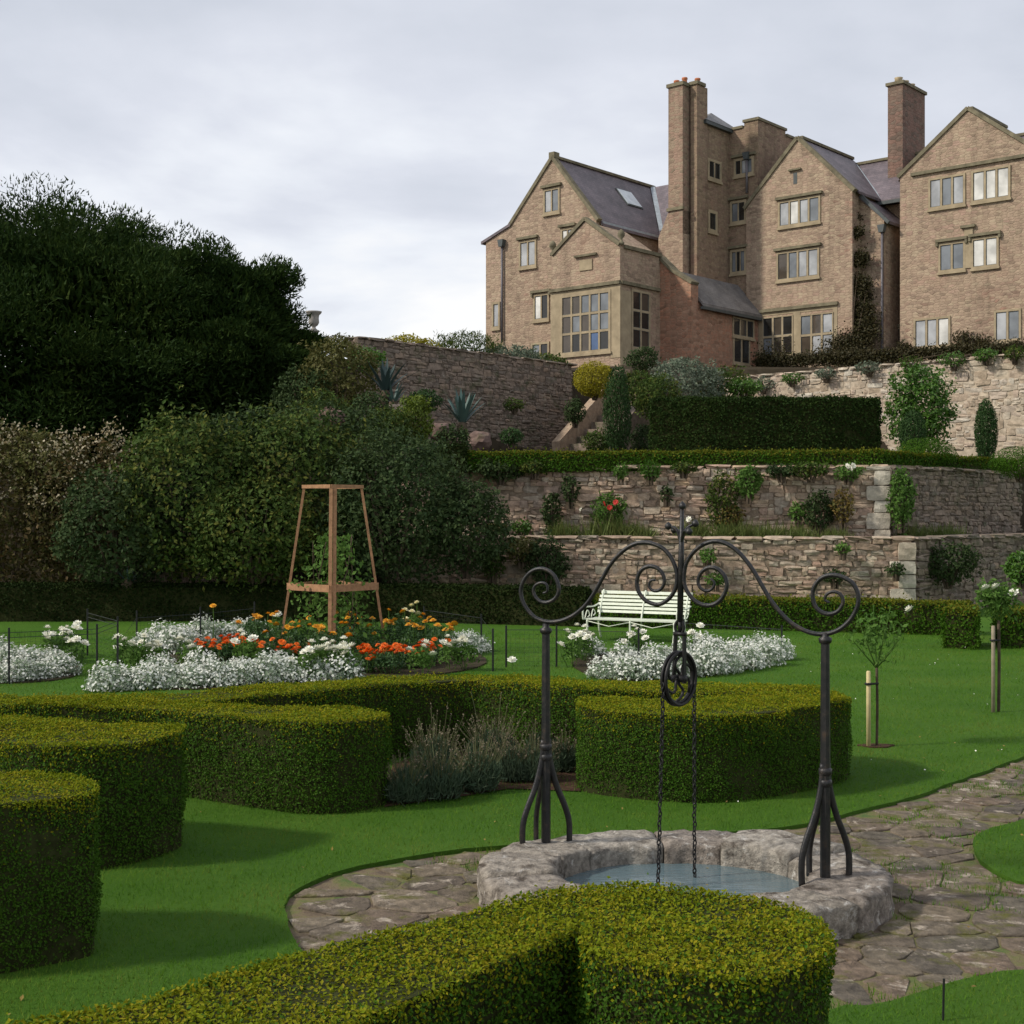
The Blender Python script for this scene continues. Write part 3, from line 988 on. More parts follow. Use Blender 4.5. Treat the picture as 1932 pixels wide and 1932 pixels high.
def flagstones():
    pts = []
    tries = 0
    while tries < 14000 and len(pts) < 300:
        tries += 1
        p = (random.uniform(-1.2, 8), random.uniform(5.1, 14.7))
        if not inside(p, PAVEJ):
            continue
        if p[0] > 0.3748 * p[1] + 0.15 or p[1] > 13.2:
            continue
        e = ((p[0] - WC[0]) / (ROX - .05)) ** 2 + ((p[1] - WC[1]) / (ROY - .05)) ** 2
        if e < 1:
            continue
        md = 0.19 + 0.16 * mnoise.noise(Vector((p[0] * .9, p[1] * .9, 2))) + random.uniform(0, .12)
        if all((p[0] - q[0]) ** 2 + ((p[1] - q[1])) ** 2 > md * md for q in pts):
            pts.append(p)
    for i, p in enumerate(pts):
        cell = [(p[0] + a * .6, p[1] + b_ * .6) for a, b_ in ((-1, -1), (1, -1), (1, 1), (-1, 1))]
        for j, q in enumerate(pts):
            if i == j or (p[0] - q[0]) ** 2 + (p[1] - q[1]) ** 2 > 1.6:
                continue
            mx, my, nx, ny = (p[0] + q[0]) / 2, (p[1] + q[1]) / 2, q[0] - p[0], q[1] - p[1]
            new = []
            for k in range(len(cell)):
                a, b_ = cell[k], cell[(k + 1) % len(cell)]
                da = (a[0] - mx) * nx + (a[1] - my) * ny
                db = (b_[0] - mx) * nx + (b_[1] - my) * ny
                if da <= 0:
                    new.append(a)
                if da * db < 0:
                    s = da / (da - db)
                    new.append((a[0] + (b_[0] - a[0]) * s, a[1] + (b_[1] - a[1]) * s))
            cell = new
            if len(cell) < 3:
                break
        if len(cell) < 3:
            continue
        # keep inside the turf edge and outside the kerb
        for it in range(10):
            bad = [c for c in cell if not inside(c, PAVEJ) or ((c[0] - WC[0]) / (ROX + .0)) ** 2 + ((c[1] - WC[1]) / (ROY + .0)) ** 2 < 1]
            if not bad:
                break
            cell = [((c[0] + (p[0] - c[0]) * .22, c[1] + (p[1] - c[1]) * .22) if c in bad else c) for c in cell]
        if abs(poly_area(cell)) < 0.014:
            continue
        # worn corners, riven top
        ce = []
        m_ = len(cell)
        for k in range(m_):
            a, b_ = cell[k], cell[(k + 1) % m_]
            for s in (.18, .5, .82):
                q = Vector((a[0] + (b_[0] - a[0]) * s, a[1] + (b_[1] - a[1]) * s))
                jj = 0.03 * mnoise.noise(Vector((q.x * 6, q.y * 6, i * .37)))
                ce.append(q + (Vector(p) - q) * (0.012 + jj * 1.3 + random.uniform(0, .035)))
        lift = random.uniform(-0.001, 0.009)
        tx, ty = random.uniform(-.02, .02), random.uniform(-.02, .02)
        mb = MB()
        m_ = len(ce)
        lo = [(c.x - p[0], c.y - p[1], -0.03) for c in ce]
        mid = [(c.x - p[0], c.y - p[1], lift - 0.004 + tx * (c.x - p[0]) + ty * (c.y - p[1])) for c in ce]
        top = []
        for c in ce:
            q = (c.x - p[0]) * .97, (c.y - p[1]) * .97
            top.append((q[0], q[1], lift + tx * q[0] + ty * q[1] + random.uniform(-.003, .003)))
        mb.v = lo + mid + top + [(0, 0, lift + random.uniform(-.004, .006))]
        for k in range(m_):
            k2 = (k + 1) % m_
            mb.f += [(k, k2, m_ + k2, m_ + k), (m_ + k, m_ + k2, 2 * m_ + k2, 2 * m_ + k), (2 * m_ + k, 2 * m_ + k2, 3 * m_)]
        area = abs(poly_area([tuple(c) for c in ce]))
        mb.build('flagstone', M['flag'], path, loc=(p[0], p[1], 0))
    return pts


FLAGS = flagstones()

# moss and grass growing in the joints
n_ = 16000
P = sample_poly(PAVEJ, n_ * 3)
nzv = np.array([mnoise.noise(Vector((p[0] * 1.4, p[1] * 1.4, 7.7))) for p in P])
dd = np.sort(np.stack([np.hypot(P[:, 0] - q[0], P[:, 1] - q[1]) for q in FLAGS], 1), 1)
inj = (dd[:, 1] - dd[:, 0] < 0.04 + 0.22 * np.maximum(nzv, 0)) & (nzv > -0.02) & (((P[:, 0] - WC[0]) / ROX) ** 2 + ((P[:, 1] - WC[1]) / ROY) ** 2 > 1)
P = P[inj]
P3 = np.concatenate([P, np.full((len(P), 1), -0.006)], 1)
tag(foliage('weeds', P3, np.tile([[0, -1, 0.2]], (len(P), 1)), np.full(len(P), 0.032), M['blade'], None, 0.16, 0.7, (0, 0, 1, 0.8), True), kind='stuff')

# mown grass, standing as blades where the camera can see them
nb = 340000
yy = 3.2 + (24.0 - 3.2) * rng.random(nb) ** 1.45
xx = (rng.random(nb) * 2 - 1) * (0.375 * yy + 0.3)
keep = np.ones(nb, bool)
pj = np.array(PAVEJ)
c_in = np.zeros(nb, bool)
j = len(pj) - 1
for i in range(len(pj)):
    cond = (pj[i, 1] > yy) != (pj[j, 1] > yy)
    with np.errstate(divide='ignore', invalid='ignore'):
        xi = (pj[j, 0] - pj[i, 0]) * (yy - pj[i, 1]) / (pj[j, 1] - pj[i, 1]) + pj[i, 0]
    c_in ^= cond & (xx < xi)
    j = i
P3 = np.stack([xx, yy, np.full(nb, LZ - 0.004)], 1)[~c_in]
tag(foliage('grass', P3, np.tile([[0, -1.0, 0.25]], (len(P3), 1)), (0.020 + 0.010 * rng.random(len(P3))) * (0.8 + P3[:, 1] * 0.03), M['blade'], None, 0.17, 0.9, (0, 0, 1, 0.55), True), kind='stuff')

dp = np.stack([rng.uniform(1.5, 7.5, 90), rng.uniform(9.5, 21, 90), np.full(90, LZ + .028)], 1)
dp = dp[(dp[:, 0] < .37 * dp[:, 1])]
tag(foliage('daisies', dp, np.tile([[0, -.5, .8]], (len(dp), 1)), np.full(len(dp), .014), M['white_petal'], None, .9, .3), kind='stuff')

fl = np.stack([rng.uniform(-3.5, 5.0, 130), rng.uniform(3.8, 13, 130), np.full(130, LZ + .022)], 1)
fl = fl[np.abs(fl[:, 0]) < .37 * fl[:, 1]]
M['fallen'] = leaf_mat('fallen_leaf', [(0.20, 0.13, 0.04), (0.28, 0.22, 0.06), (0.12, 0.07, 0.03)], 0.7, 0.2, 0.1)
tag(foliage('fallen_leaves', fl, np.tile([[0, -.2, 1]], (len(fl), 1)), np.full(len(fl), .026), M['fallen'], None, .6, .35), kind='stuff')

# terraces: T1 between the two garden walls, T2 above the second wall, T3 in front of the house
WALL_DIR = Vector((-0.985, 0.172))
VDIR = Vector((0.655, 0.756))
UDIR = Vector((0.756, -0.655))


def P2(p, t, d):
    return (p[0] + d[0] * t, p[1] + d[1] * t)


C1, Z1 = (7.85, 27.0), 1.55
C2, Z2 = (7.95, 29.2), 3.05
mb = MB()
poly = [P2(C1, 0, VDIR), P2(C1, 26, VDIR), (-40, 60), (-40, 33), P2(C1, 10.5, WALL_DIR)]
poly[0] = P2(poly[0], 0.15, VDIR)
mb.prism([(p[0], p[1] + .12) for p in poly], -0.05, Z1 - 0.06, 'z')
tag(mb.build('lower_terrace', M['earth']), kind='structure')
mb = MB()
poly = [P2(C2, 0.15, VDIR), P2(C2, 24, VDIR), (-40, 60), (-40, 36), P2(C2, 10.5, WALL_DIR)]
mb.prism([(p[0], p[1] + .12) for p in poly], -0.04, Z2 - 0.06, 'z')
tag(mb.build('upper_terrace', M['earth']), kind='structure')
# bank that carries the house and runs down to the left
mb = MB()
nx_, ny_ = 60, 46
for j in range(ny_):
    for i in range(nx_):
        x = -45 + 90 * i / (nx_ - 1)
        y = 30 + 90 * j / (ny_ - 1)
        # line of the terrace walls: left wall along VDIR, right wall along UDIR
        dl = (x - (-4.1)) * 0.756 - (y - 39.0) * 0.655      # >0: right of the left terrace wall
        dr = -(x - 14.1) * 0.655 - (y - 38.0) * 0.756       # >0: in front of the right terrace wall
        d2 = (x - 7.95) * 0.756 - (y - 29.2) * 0.655        # >0: outside the shaded return of the upper wall
        if d2 > -3.0 or (y < 32.5 and x > -8):
            z = -0.6
        elif x > -6 and dl > -0.6 and dr > -0.8:
            z = 2.8
        else:
            s = min(max((y + max(-x - 6, 0) * .15 - 31.5) / 12, 0), 1)
            z = 1.2 + s * s * (3 - 2 * s) * 5.3
            if x > -6.5 and (dl < -0.6 or dr < -0.8):
                z = 6.6
            z += min(max((y - 44) / 16, 0), 1) * 1.8
            z += 0.15 * mnoise.noise(Vector((x * .6, y * .6, 1)))
        mb.v.append((x, y, z))
for j in range(ny_ - 1):
    for i in range(nx_ - 1):
        a = j * nx_ + i
        mb.f.append((a, a + 1, a + nx_ + 1, a + nx_))
tag(mb.build('hillside', M['earth']), kind='structure')


# ================================================================ GARDEN WALLS
def stone_variant(seed, n=2, pw=4.5, jit=0.10):
    """rough block, unit size, 48 to 54 faces"""
    rr = random.Random(seed)
    bm = bmesh.new()
    bmesh.ops.create_cube(bm, size=1.0)
    bmesh.ops.subdivide_edges(bm, edges=bm.edges[:], cuts=n - 1, use_grid_fill=True)
    for v in bm.verts:
        c = v.co.copy()
        nn = (abs(c.x * 2) ** pw + abs(c.y * 2) ** pw + abs(c.z * 2) ** pw) ** (1 / pw)
        v.co = c / nn * (1.0 + 0.0)
        v.co += Vector((rr.uniform(-jit, jit), rr.uniform(-jit, jit), rr.uniform(-jit, jit))) * 0.5
    me = bpy.data.meshes.new('stone')
    bm.to_mesh(me)
    bm.free()
    me.update()
    return me


VAR = {}


def variants(mkey, n=9):
    if mkey not in VAR:
        VAR[mkey] = []
        for k in range(n):
            me = stone_variant(k * 13 + len(VAR), 2, (5.0, 7.0, 9.0)[k % 3], 0.15) if mkey != 'quoin' else stone_variant(k * 17 + 5, 3, 12.0, 0.05)
            me.materials.append(M[mkey])
            VAR[mkey].append(me)
    return VAR[mkey]


def rubble_wall(name, p, dirn, length, z0, z1, thick, label, mkey, course=0.16, wide=0.34, mortar='mortar', cap=True, quoin_at=None, limit=298, zstone=None, slope=0.0, rough=0.03):
    """retaining wall from p along dirn; stones one by one, pieces proud of the mortar"""
    d = Vector(dirn).normalized()
    ang = math.atan2(d.y, d.x)
    # local frame: x along the wall, -y (or +y) outwards towards the camera
    nrm = Vector((-d.y, d.x))
    outw = -1 if nrm.y > 0 else 1
    root = empty(name, (p[0], p[1], z0), ang, label, 'wall')
    mb = MB()
    h = z1 - z0
    mb.prism([(0, 0), (length, 0), (length, h - .05 + slope * length), (0, h - .05)], 0.008 * -outw, thick * -outw, 'y')
    mb.build('mortar_core', M[mortar], root)
    zlo = (zstone - z0) if zstone is not None else 0.0
    stones = []
    z = zlo
    while z < h - 0.05:
        ch = course * random.uniform(.6, 1.5)
        if z + ch > h - .08:
            ch = h - z
        x = random.uniform(-.1, 0)
        while x < length:
            w = wide * random.uniform(.3, 1.0) ** 1.0 * random.choice((.7, 1, 1.3, 1.9)) * (0.6 + 0.4 * ch / course)
            hh = ch
            if w > 0.06:
                # now and then two thin stones in one course
                if ch > course * .95 and random.random() < .42:
                    s = random.uniform(.35, .65)
                    stones.append((x, z, w, hh * s))
                    stones.append((x, z + hh * s, w, hh * (1 - s)))
                else:
                    stones.append((x, z, w, hh))
            x += w
        z += ch
    vs = variants(mkey)
    final = []
    for x, z, w, hh in stones:
        if x + w > length + .12 or x < -0.12:
            w = min(w, length + .05 - x)
            if w < .06:
                continue
        final.append((x, z, w, hh))
    # the biggest stones are pieces of their own, the small filling between them is one part
    final.sort(key=lambda q: -q[2] * q[3])
    sv, sf, so = [], [], 0
    for k, (x, z, w, hh) in enumerate(final):
        loc = Vector((x + w / 2, outw * random.uniform(-rough * .4, rough) + (-outw) * .085, z + hh / 2 + slope * (x + w / 2) + random.uniform(-.012, .012)))
        sc_ = Vector((w * random.uniform(.96, 1.08), random.uniform(.16, .24), hh * random.uniform(.92, 1.12)))
        rot = (random.uniform(-.08, .08), random.uniform(-.09, .09), random.uniform(-.06, .06) + random.choice((0, math.pi)))
        me_ = random.choice(vs)
        if k < limit:
            o = bpy.data.objects.new('stone', me_)
            COL.objects.link(o)
            o.parent = root
            o.location, o.scale, o.rotation_euler = loc, sc_, rot
        else:
            mt_ = Matrix.LocRotScale(loc, Matrix.Rotation(rot[2], 3, 'Z') @ Matrix.Rotation(rot[1], 3, 'Y'), sc_)
            for v in me_.vertices:
                sv.append(tuple(mt_ @ v.co))
            for p_ in me_.polygons:
                sf.append(tuple(so + q for q in p_.vertices))
            so = len(sv)
    if sv:
        mb = MB()
        mb.v, mb.f = sv, sf
        tag(mb.build('small_stones', M[mkey], root), kind='stuff')
    if quoin_at is not None:
        qv = variants('quoin', 4)
        z = zlo
        k = 0
        while z < h - .06:
            ch = random.uniform(.2, .42)
            ch = min(ch, h - z + .02)
            w = .50 if k % 2 else .34
            o = bpy.data.objects.new('quoin', random.choice(qv))
            COL.objects.link(o)
            o.parent = root
            o.location = (w / 2 - .06, outw * .025 - outw * .1, z + ch / 2)
            o.scale = (w, .36, ch * .99)
            z += ch
            k += 1
    if cap:
        x = -.05
        while x < length:
            w = random.uniform(.35, .75)
            o = bpy.data.objects.new('cap_stone', random.choice(vs))
            COL.objects.link(o)
            o.parent = root
            o.location = (x + w / 2, -outw * (thick * .45), h + .02 + slope * (x + w / 2) + random.uniform(-.012, .015))
            o.scale = (w * 1.02, thick * 1.25, .085)
            o.rotation_euler = (0, -math.atan(slope), random.uniform(-.04, .04))
            x += w
    return root


rubble_wall('retaining_wall', C1, WALL_DIR, 10.6, 0.0, Z1, .45, 'long lower rubble retaining wall right behind the white bench', 'wallstone', .135, .30, quoin_at=0)
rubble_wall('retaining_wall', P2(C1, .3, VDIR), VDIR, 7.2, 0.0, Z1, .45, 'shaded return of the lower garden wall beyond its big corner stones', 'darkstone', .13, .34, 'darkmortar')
rubble_wall('retaining_wall', C2, WALL_DIR, 10.6, Z1 - .1, Z2, .45, 'upper rubble retaining wall carrying climbing roses under the low terrace hedge', 'upperstone', .12, .27, quoin_at=0)
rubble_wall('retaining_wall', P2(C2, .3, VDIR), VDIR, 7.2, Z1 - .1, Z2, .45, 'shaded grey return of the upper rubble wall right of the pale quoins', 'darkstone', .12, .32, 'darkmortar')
TW = (14.6, 37.6)
rubble_wall('terrace_wall', TW, -UDIR, 10.6, 3.0, 6.45, .5, 'pale sunlit terrace wall below the house on the right', 'palestone', .17, .36, 'palemortar', zstone=3.9, slope=-0.008, rough=.012)
TL = (-4.3, 38.8)
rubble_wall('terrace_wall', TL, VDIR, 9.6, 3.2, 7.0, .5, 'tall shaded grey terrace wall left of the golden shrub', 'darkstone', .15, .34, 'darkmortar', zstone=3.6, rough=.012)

# stone steps climbing beside the tall grey terrace wall
st = empty('stone_steps', W(1105, 862, 42), R(-41), 'worn stone steps with a sloping parapet at the end of the grey wall', 'steps')
for k in range(9):
    mb = MB()
    mb.box(-.9, .9, k * .36, k * .36 + .5, k * .24 - .3, k * .24 + .2)
    mb.build('step', M['darkstone'], st)
mb = MB()
mb.prism([(-.1, -.3), (3.6, -.3), (3.6, 3.2), (3.2, 3.2), (-.1, .7)], .95, 1.25, 'x')
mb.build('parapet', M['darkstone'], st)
mb = MB()
mb.prism([(-.1, -.3), (3.6, -.3), (3.6, 3.0), (3.2, 3.0), (-.1, .5)], -1.25, -.95, 'x')
mb.build('parapet', M['wallstone'], st)


# rockery stones
def rock(px, py, d, w, h, label):
    s = F / d
    bm = bmesh.new()
    bmesh.ops.create_icosphere(bm, subdivisions=3, radius=.5)
    for v in bm.verts:
        p = v.co.copy()
        f_ = .30 * mnoise.noise(p * 2.2 + Vector((px * .13, 1, 0))) + .16 * mnoise.noise(p * 5 + Vector((px * .13, 4, 0))) + .07 * mnoise.noise(p * 12)
        f_ = round(f_ * 9) / 9 * .6 + f_ * .4
        v.co = p * (1 + f_)
    me = bpy.data.meshes.new('rock')
    bm.to_mesh(me)
    bm.free()
    o = mobj('rock', me, M['rock'], None, W(px, py, d))
    o.scale = (w / s, w / s * .8, h / s)
    o.rotation_euler = (.1, .1, random.uniform(-.5, .5))
    return tag(o, label, 'rock')


rock(622, 792, 31.0, 60, 44, 'big reddish rock among the shrubs under the dark yew')
rock(905, 832, 33.0, 46, 42, 'pale grey pointed rock beside the blue agave')
rock(862, 842, 33.2, 44, 30, 'reddish flat rock behind the short dark hedge')
rock(750, 776, 32.0, 36, 28, 'small pinkish rock under the dark agave')
rock(830, 815, 32.2, 46, 34, 'dark low rock left of the blue agave')


# ================================================================ THE WELL
kerb = empty('well_kerb', (WC[0], WC[1], 0), 0, 'low round kerb of pale weathered stones around the well water', 'well kerb')


def ring_stone(a0, a1, seed):
    rr = random.Random(seed)
    na, nr, nz = 14, 8, 5
    grid = {}
    bm = bmesh.new()
    dzt = rr.uniform(-.02, .025)
    for i in range(na + 1):
        for j in range(nr + 1):
            for k in range(nz + 1):
                if 0 < i < na and 0 < j < nr and 0 < k < nz:
                    continue
                a = a0 + (a1 - a0) * i / na
                t = j / nr
                rx, ry = RIX + (ROX - RIX) * t, RIY + (ROY - RIY) * t
                z = -.05 + (KZ + .05 + dzt) * k / nz
                p = Vector((math.cos(a) * rx, math.sin(a) * ry, z))
                # worn arris
                ei = min(i, na - i) / na
                ej = min(j, nr - j) / nr
                rad = Vector((math.cos(a), math.sin(a), 0))
                if k == nz:
                    p.z -= .010 * (ei < .01) + .014 * (ej < .01)
                q = p * 5 + Vector((seed * 3.1, 0, 0))
                p += rad * (0.026 * mnoise.noise(q)) + Vector((0, 0, .018 * mnoise.noise(q + Vector((9, 3, 1))) * (k > 1)))
                q *= 3
                p += rad * (0.014 * mnoise.noise(q)) + Vector((0, 0, .012 * mnoise.noise(q + Vector((2, 3, 1)))))
                q *= 2.3
                p += rad * (0.008 * mnoise.noise(q)) + Vector((0, 0, .008 * mnoise.noise(q + Vector((5, 3, 1)))))
                grid[i, j, k] = bm.verts.new(p)

    def face(a, b_, c, d):
        bm.faces.new((grid[a], grid[b_], grid[c], grid[d]))
    for i in range(na):
        for j in range(nr):
            face((i, j, nz), (i, j + 1, nz), (i + 1, j + 1, nz), (i + 1, j, nz))
            face((i, j, 0), (i + 1, j, 0), (i + 1, j + 1, 0), (i, j + 1, 0))
        for k in range(nz):
            face((i, 0, k), (i, 0, k + 1), (i + 1, 0, k + 1), (i + 1, 0, k))
            face((i, nr, k), (i + 1, nr, k), (i + 1, nr, k + 1), (i, nr, k + 1))
    for j in range(nr):
        for k in range(nz):
            face((0, j, k), (0, j + 1, k), (0, j + 1, k + 1), (0, j, k + 1))
            face((na, j, k), (na, j, k + 1), (na, j + 1, k + 1), (na, j + 1, k))
    bmesh.ops.recalc_face_normals(bm, faces=bm.faces[:])
    me = bpy.data.meshes.new('kerb_stone')
    bm.to_mesh(me)
    bm.free()
    me.polygons.foreach_set('use_smooth', np.ones(len(me.polygons), dtype=bool))
    me.update()
    return me


cuts = [0.0]
while cuts[-1] < 2 * math.pi - .35:
    cuts.append(cuts[-1] + random.uniform(.42, .72))
cuts[-1] = 2 * math.pi
for k in range(len(cuts) - 1):
    mobj('kerb_stone', ring_stone(cuts[k] + .006, cuts[k + 1] - .006, k + 1), M['kerb'], kerb)
mb = MB()
mb.prism([(math.cos(2 * math.pi * k / 40) * (ROX - .08), math.sin(2 * math.pi * k / 40) * (ROY - .08)) for k in range(40)], -.05, .02, 'z')
mb.build('bed', M['mortar'], kerb)
mb = MB()
mb.quad([(WC[0] + math.cos(2 * math.pi * k / 48) * (RIX + .12), WC[1] + math.sin(2 * math.pi * k / 48) * (RIY + .12), .045) for k in range(48)])
tag(mb.build('water', M['water']), kind='structure')

# wrought iron overthrow: everything traced in the upright plane through the two posts
PL = Vector((0.198, 8.04, 0))
PR = Vector((1.655, 7.28, 0))
fd = (PR - PL).normalized()
fn = Vector((-fd.y, fd.x, 0))


def onplane(px, py, off=0.0):
    ray = Vector(((px - CX) / F, 1.0, (CX - py) / F))
    o = Vector((0, 0, EZ))
    t = (PL + fn * off - o).dot(fn) / ray.dot(fn)
    return o + ray * t


wf_loc = (PL + PR) / 2
wf_loc.z = KZ
frame = empty('well_frame', wf_loc, 0, 'black wrought iron well frame with scrolls between two three-legged posts', 'well frame')


def fbuild(mb, name, mat='iron', parent=None, smooth=True):
    mb.v = [(v[0] - wf_loc.x, v[1] - wf_loc.y, v[2] - wf_loc.z) for v in mb.v]
    return mb.build(name, M[mat], parent or frame, smooth)


def z7(pts):
    return [(956 + x * .2083, 931 + y * .2083) for x, y in pts]


def z8(pts):
    return [(1257.8 + x * .2083, 931 + y * .2083) for x, y in pts]


LEFT_S = z7([(330, 905), (368, 885), (360, 825), (310, 810), (255, 840), (245, 905), (290, 970), (360, 990), (430, 960), (472, 890), (455, 790), (400, 715), (310, 682), (215, 715), (150, 800),
             (128, 900), (160, 1010), (240, 1110), (330, 1155), (420, 1165), (520, 1145), (620, 1095), (720, 1005), (800, 890), (880, 745), (950, 630), (1050, 525), (1150, 462), (1250, 445), (1350, 465), (1430, 510), (1500, 600),
             (1540, 720), (1535, 840), (1490, 930), (1420, 990), (1350, 1005), (1260, 970), (1195, 890), (1180, 790), (1215, 700), (1290, 660), (1370, 680), (1420, 745), (1425, 820), (1385, 875), (1325, 880), (1290, 840), (1305, 790), (1345, 785)])
RIGHT_S = z8([(395, 770), (432, 810), (415, 860), (365, 885), (305, 855), (285, 795), (310, 720), (380, 672), (460, 685), (525, 750), (545, 840), (510, 935), (450, 995), (370, 1015), (280, 990), (200, 910), (158, 810),
              (165, 680), (200, 590), (265, 510), (350, 455), (450, 433), (560, 465), (670, 550), (780, 690), (870, 845), (960, 990), (1060, 1110), (1160, 1195), (1290, 1258), (1420, 1275), (1550, 1240), (1660, 1150), (1725, 1030),
              (1735, 920), (1690, 820), (1610, 765), (1510, 740), (1415, 760), (1345, 830), (1322, 920), (1345, 1020), (1410, 1080), (1490, 1092), (1560, 1060), (1598, 985), (1575, 915), (1510, 890), (1450, 915), (1435, 965), (1475, 990)])
for S_ in (LEFT_S, RIGHT_S):
    pts = catmull([onplane(*p) for p in S_], 4)
    m_ = len(pts)
    rad = [0.0120 * (0.55 + 0.45 * min(1, min(k, m_ - 1 - k) / 30)) for k in range(m_)]
    mb = MB()
    mb.tube(pts, rad, 8, sx=1.25, side=fn)
    fbuild(mb, 'scroll')

for base, ptop in ((PL, 1180), (PR, 1197)):
    ztop = EZ + (CX - ptop) / F * base.y
    mb = MB()
    tw = [base + Vector((0, 0, KZ - .03)), base + Vector((0, 0, KZ + .5)), base + Vector((0, 0, ztop - .02)), base + Vector((0, 0, ztop + .01))]
    a = math.atan2(fd.y, fd.x)
    # square shaft, slightly tapering
    sec = [(.026, KZ - .03), (.026, KZ + .52), (.022, ztop - .10), (.022, ztop - .045)]
    for (r0, z0), (r1, z1) in zip(sec, sec[1:]):
        i = len(mb.v)
        for r_, z_ in ((r0, z0), (r1, z1)):
            for q in range(8):
                an = a + math.pi / 4 * q + math.pi / 8
                rr_ = r_ * (1.0 if q % 2 else 1.0) * 1.05
                mb.v.append((base.x + rr_ * math.cos(an), base.y + rr_ * math.sin(an), z_))
        for q in range(8):
            mb.f.append((i + q, i + (q + 1) % 8, i + 8 + (q + 1) % 8, i + 8 + q))
    fbuild(mb, 'post', smooth=False)
    mb = MB()
    mb.lathe([(.024, ztop - .05), (.034, ztop - .04), (.036, ztop - .02), (.02, ztop - .01), (.018, ztop + .01)], 12, (base.x, base.y, 0))
    fbuild(mb, 'post_cap')
    for hc in (.50, .56):
        mb = MB()
        mb.lathe([(.028, KZ + hc - .02), (.036, KZ + hc - .012), (.036, KZ + hc + .012), (.028, KZ + hc + .02)], 12, (base.x, base.y, 0))
        fbuild(mb, 'collar')
    for an in (math.pi * 1.13, math.pi * .12, math.pi * .62):
        dv = Vector((math.cos(an), math.sin(an), 0))
        prof = [(.014, .60), (.022, .50), (.045, .40), (.075, .31), (.115, .22), (.142, .14), (.150, .07), (.148, -.03)]
        mb = MB()
        mb.tube(catmull([base + dv * r_ + Vector((0, 0, KZ + z_)) for r_, z_ in prof], 4), 0.019, 8, sx=.8, side=Vector((-dv.y, dv.x, 0)))
        fbuild(mb, 'leg')

rod_top, rod_bot = onplane(1287, 957), onplane(1283, 1172)
axis_b = onplane(1284, 1000)
mb = MB()
mb.tube([rod_bot, onplane(1285, 1060), rod_top], [.017, .017, .010], 8)
fbuild(mb, 'centre_rod')
mb = MB()
for p, r_ in ((onplane(1287.5, 955), .021),):
    mb.lathe([(.004, -r_), (r_ * .75, -r_ * .6), (r_, 0), (r_ * .75, r_ * .6), (.003, r_ * 1.3)], 10, p)
fbuild(mb, 'finial')
for sgn, (bx, by), off in ((-1, (1261, 993), 0), (1, (1312, 988), 0), (-1, (1272, 1000), .12), (1, (1300, 1003), -.10)):
    p0 = onplane(1285, 1010)
    p3 = onplane(bx, by, off)
    mb = MB()
    mb.tube(catmull([p0 - Vector((0, 0, .05)), p0 + (p3 - p0) * .35 + Vector((0, 0, .012)), p3 + Vector((0, 0, .0))], 6), [.009] * 13, 6)
    mb.lathe([(.004, -.02), (.016, -.012), (.021, 0), (.016, .012), (.003, .024)], 8, p3)
    fbuild(mb, 'finial_arm')

# pulley: hangs from the frame by a ring and two straps
pc = onplane(1281, 1280)
pa = Vector((0.66, 0.75, 0)).normalized()        # the wheel's own plane: pa and up
pn = Vector((-pa.y, pa.x, 0))
pul = empty('pulley', (pc.x, pc.y, pc.z - .14), 0, 'black iron pulley wheel with curly spokes hanging from the well frame', 'pulley')


def pbuild(mb, name, mat='chain', smooth=True):
    mb.v = [(v[0] - pc.x, v[1] - pc.y, v[2] - pc.z + .14) for v in mb.v]
    return mb.build(name, M[mat], pul, smooth)


def wheel_ring(R_, r_, off=0.0, n=40):
    mb_ = MB()
    mb_.tube([pc + pn * off + pa * (R_ * math.cos(2 * math.pi * k / n)) + Vector((0, 0, R_ * math.sin(2 * math.pi * k / n))) for k in range(n)], r_, 6, True)
    return mb_


for off in (-.013, .013):
    pbuild(wheel_ring(.146, .010, off), 'rim')
pbuild(wheel_ring(.134, .0095), 'groove')
mb = MB()
mb.tube([pc - pn * .045, pc + pn * .045], .022, 10)
pbuild(mb, 'hub')
for k in range(6):
    a0 = 2 * math.pi * k / 6 + .3
    pts = []
    for s in np.linspace(0, 1, 9):
        r_ = .02 + .108 * s
        a_ = a0 + .75 * math.sin(s * math.pi)
        pts.append(pc + pa * (r_ * math.cos(a_)) + Vector((0, 0, r_ * math.sin(a_))))
    mb = MB()
    mb.tube(pts, .0085, 6)
    pbuild(mb, 'spoke')
topp = onplane(1283, 1196)
for off in (-.036, .036):
    mb = MB()
    mb.beam(pc + pn * off - Vector((0, 0, .025)), Vector((topp.x, topp.y, topp.z)) + pn * off * .8, .028, .010, pn)
    pbuild(mb, 'strap', smooth=False)
mb = MB()
mb.beam(topp - pn * .036, topp + pn * .036, .03, .02)
mb.tube([topp, onplane(1283, 1170)], .012, 8)
pbuild(mb, 'yoke')
ringc = onplane(1282, 1183)
mb = MB()
mb.tube([ringc + fd * (.026 * math.cos(2 * math.pi * k / 14)) + Vector((0, 0, .036 * math.sin(2 * math.pi * k / 14))) for k in range(14)], .008, 6, True)
pbuild(mb, 'ring')

# chains: link by link
mb = MB()
n = 10
mb.tube([(.0095 * math.cos(2 * math.pi * k / n), 0, .017 * math.sin(2 * math.pi * k / n) * (1.0)) for k in range(n)], .0042, 5, True)
LINK = mb.mesh('link', True)
LINK.materials.append(M['chain'])


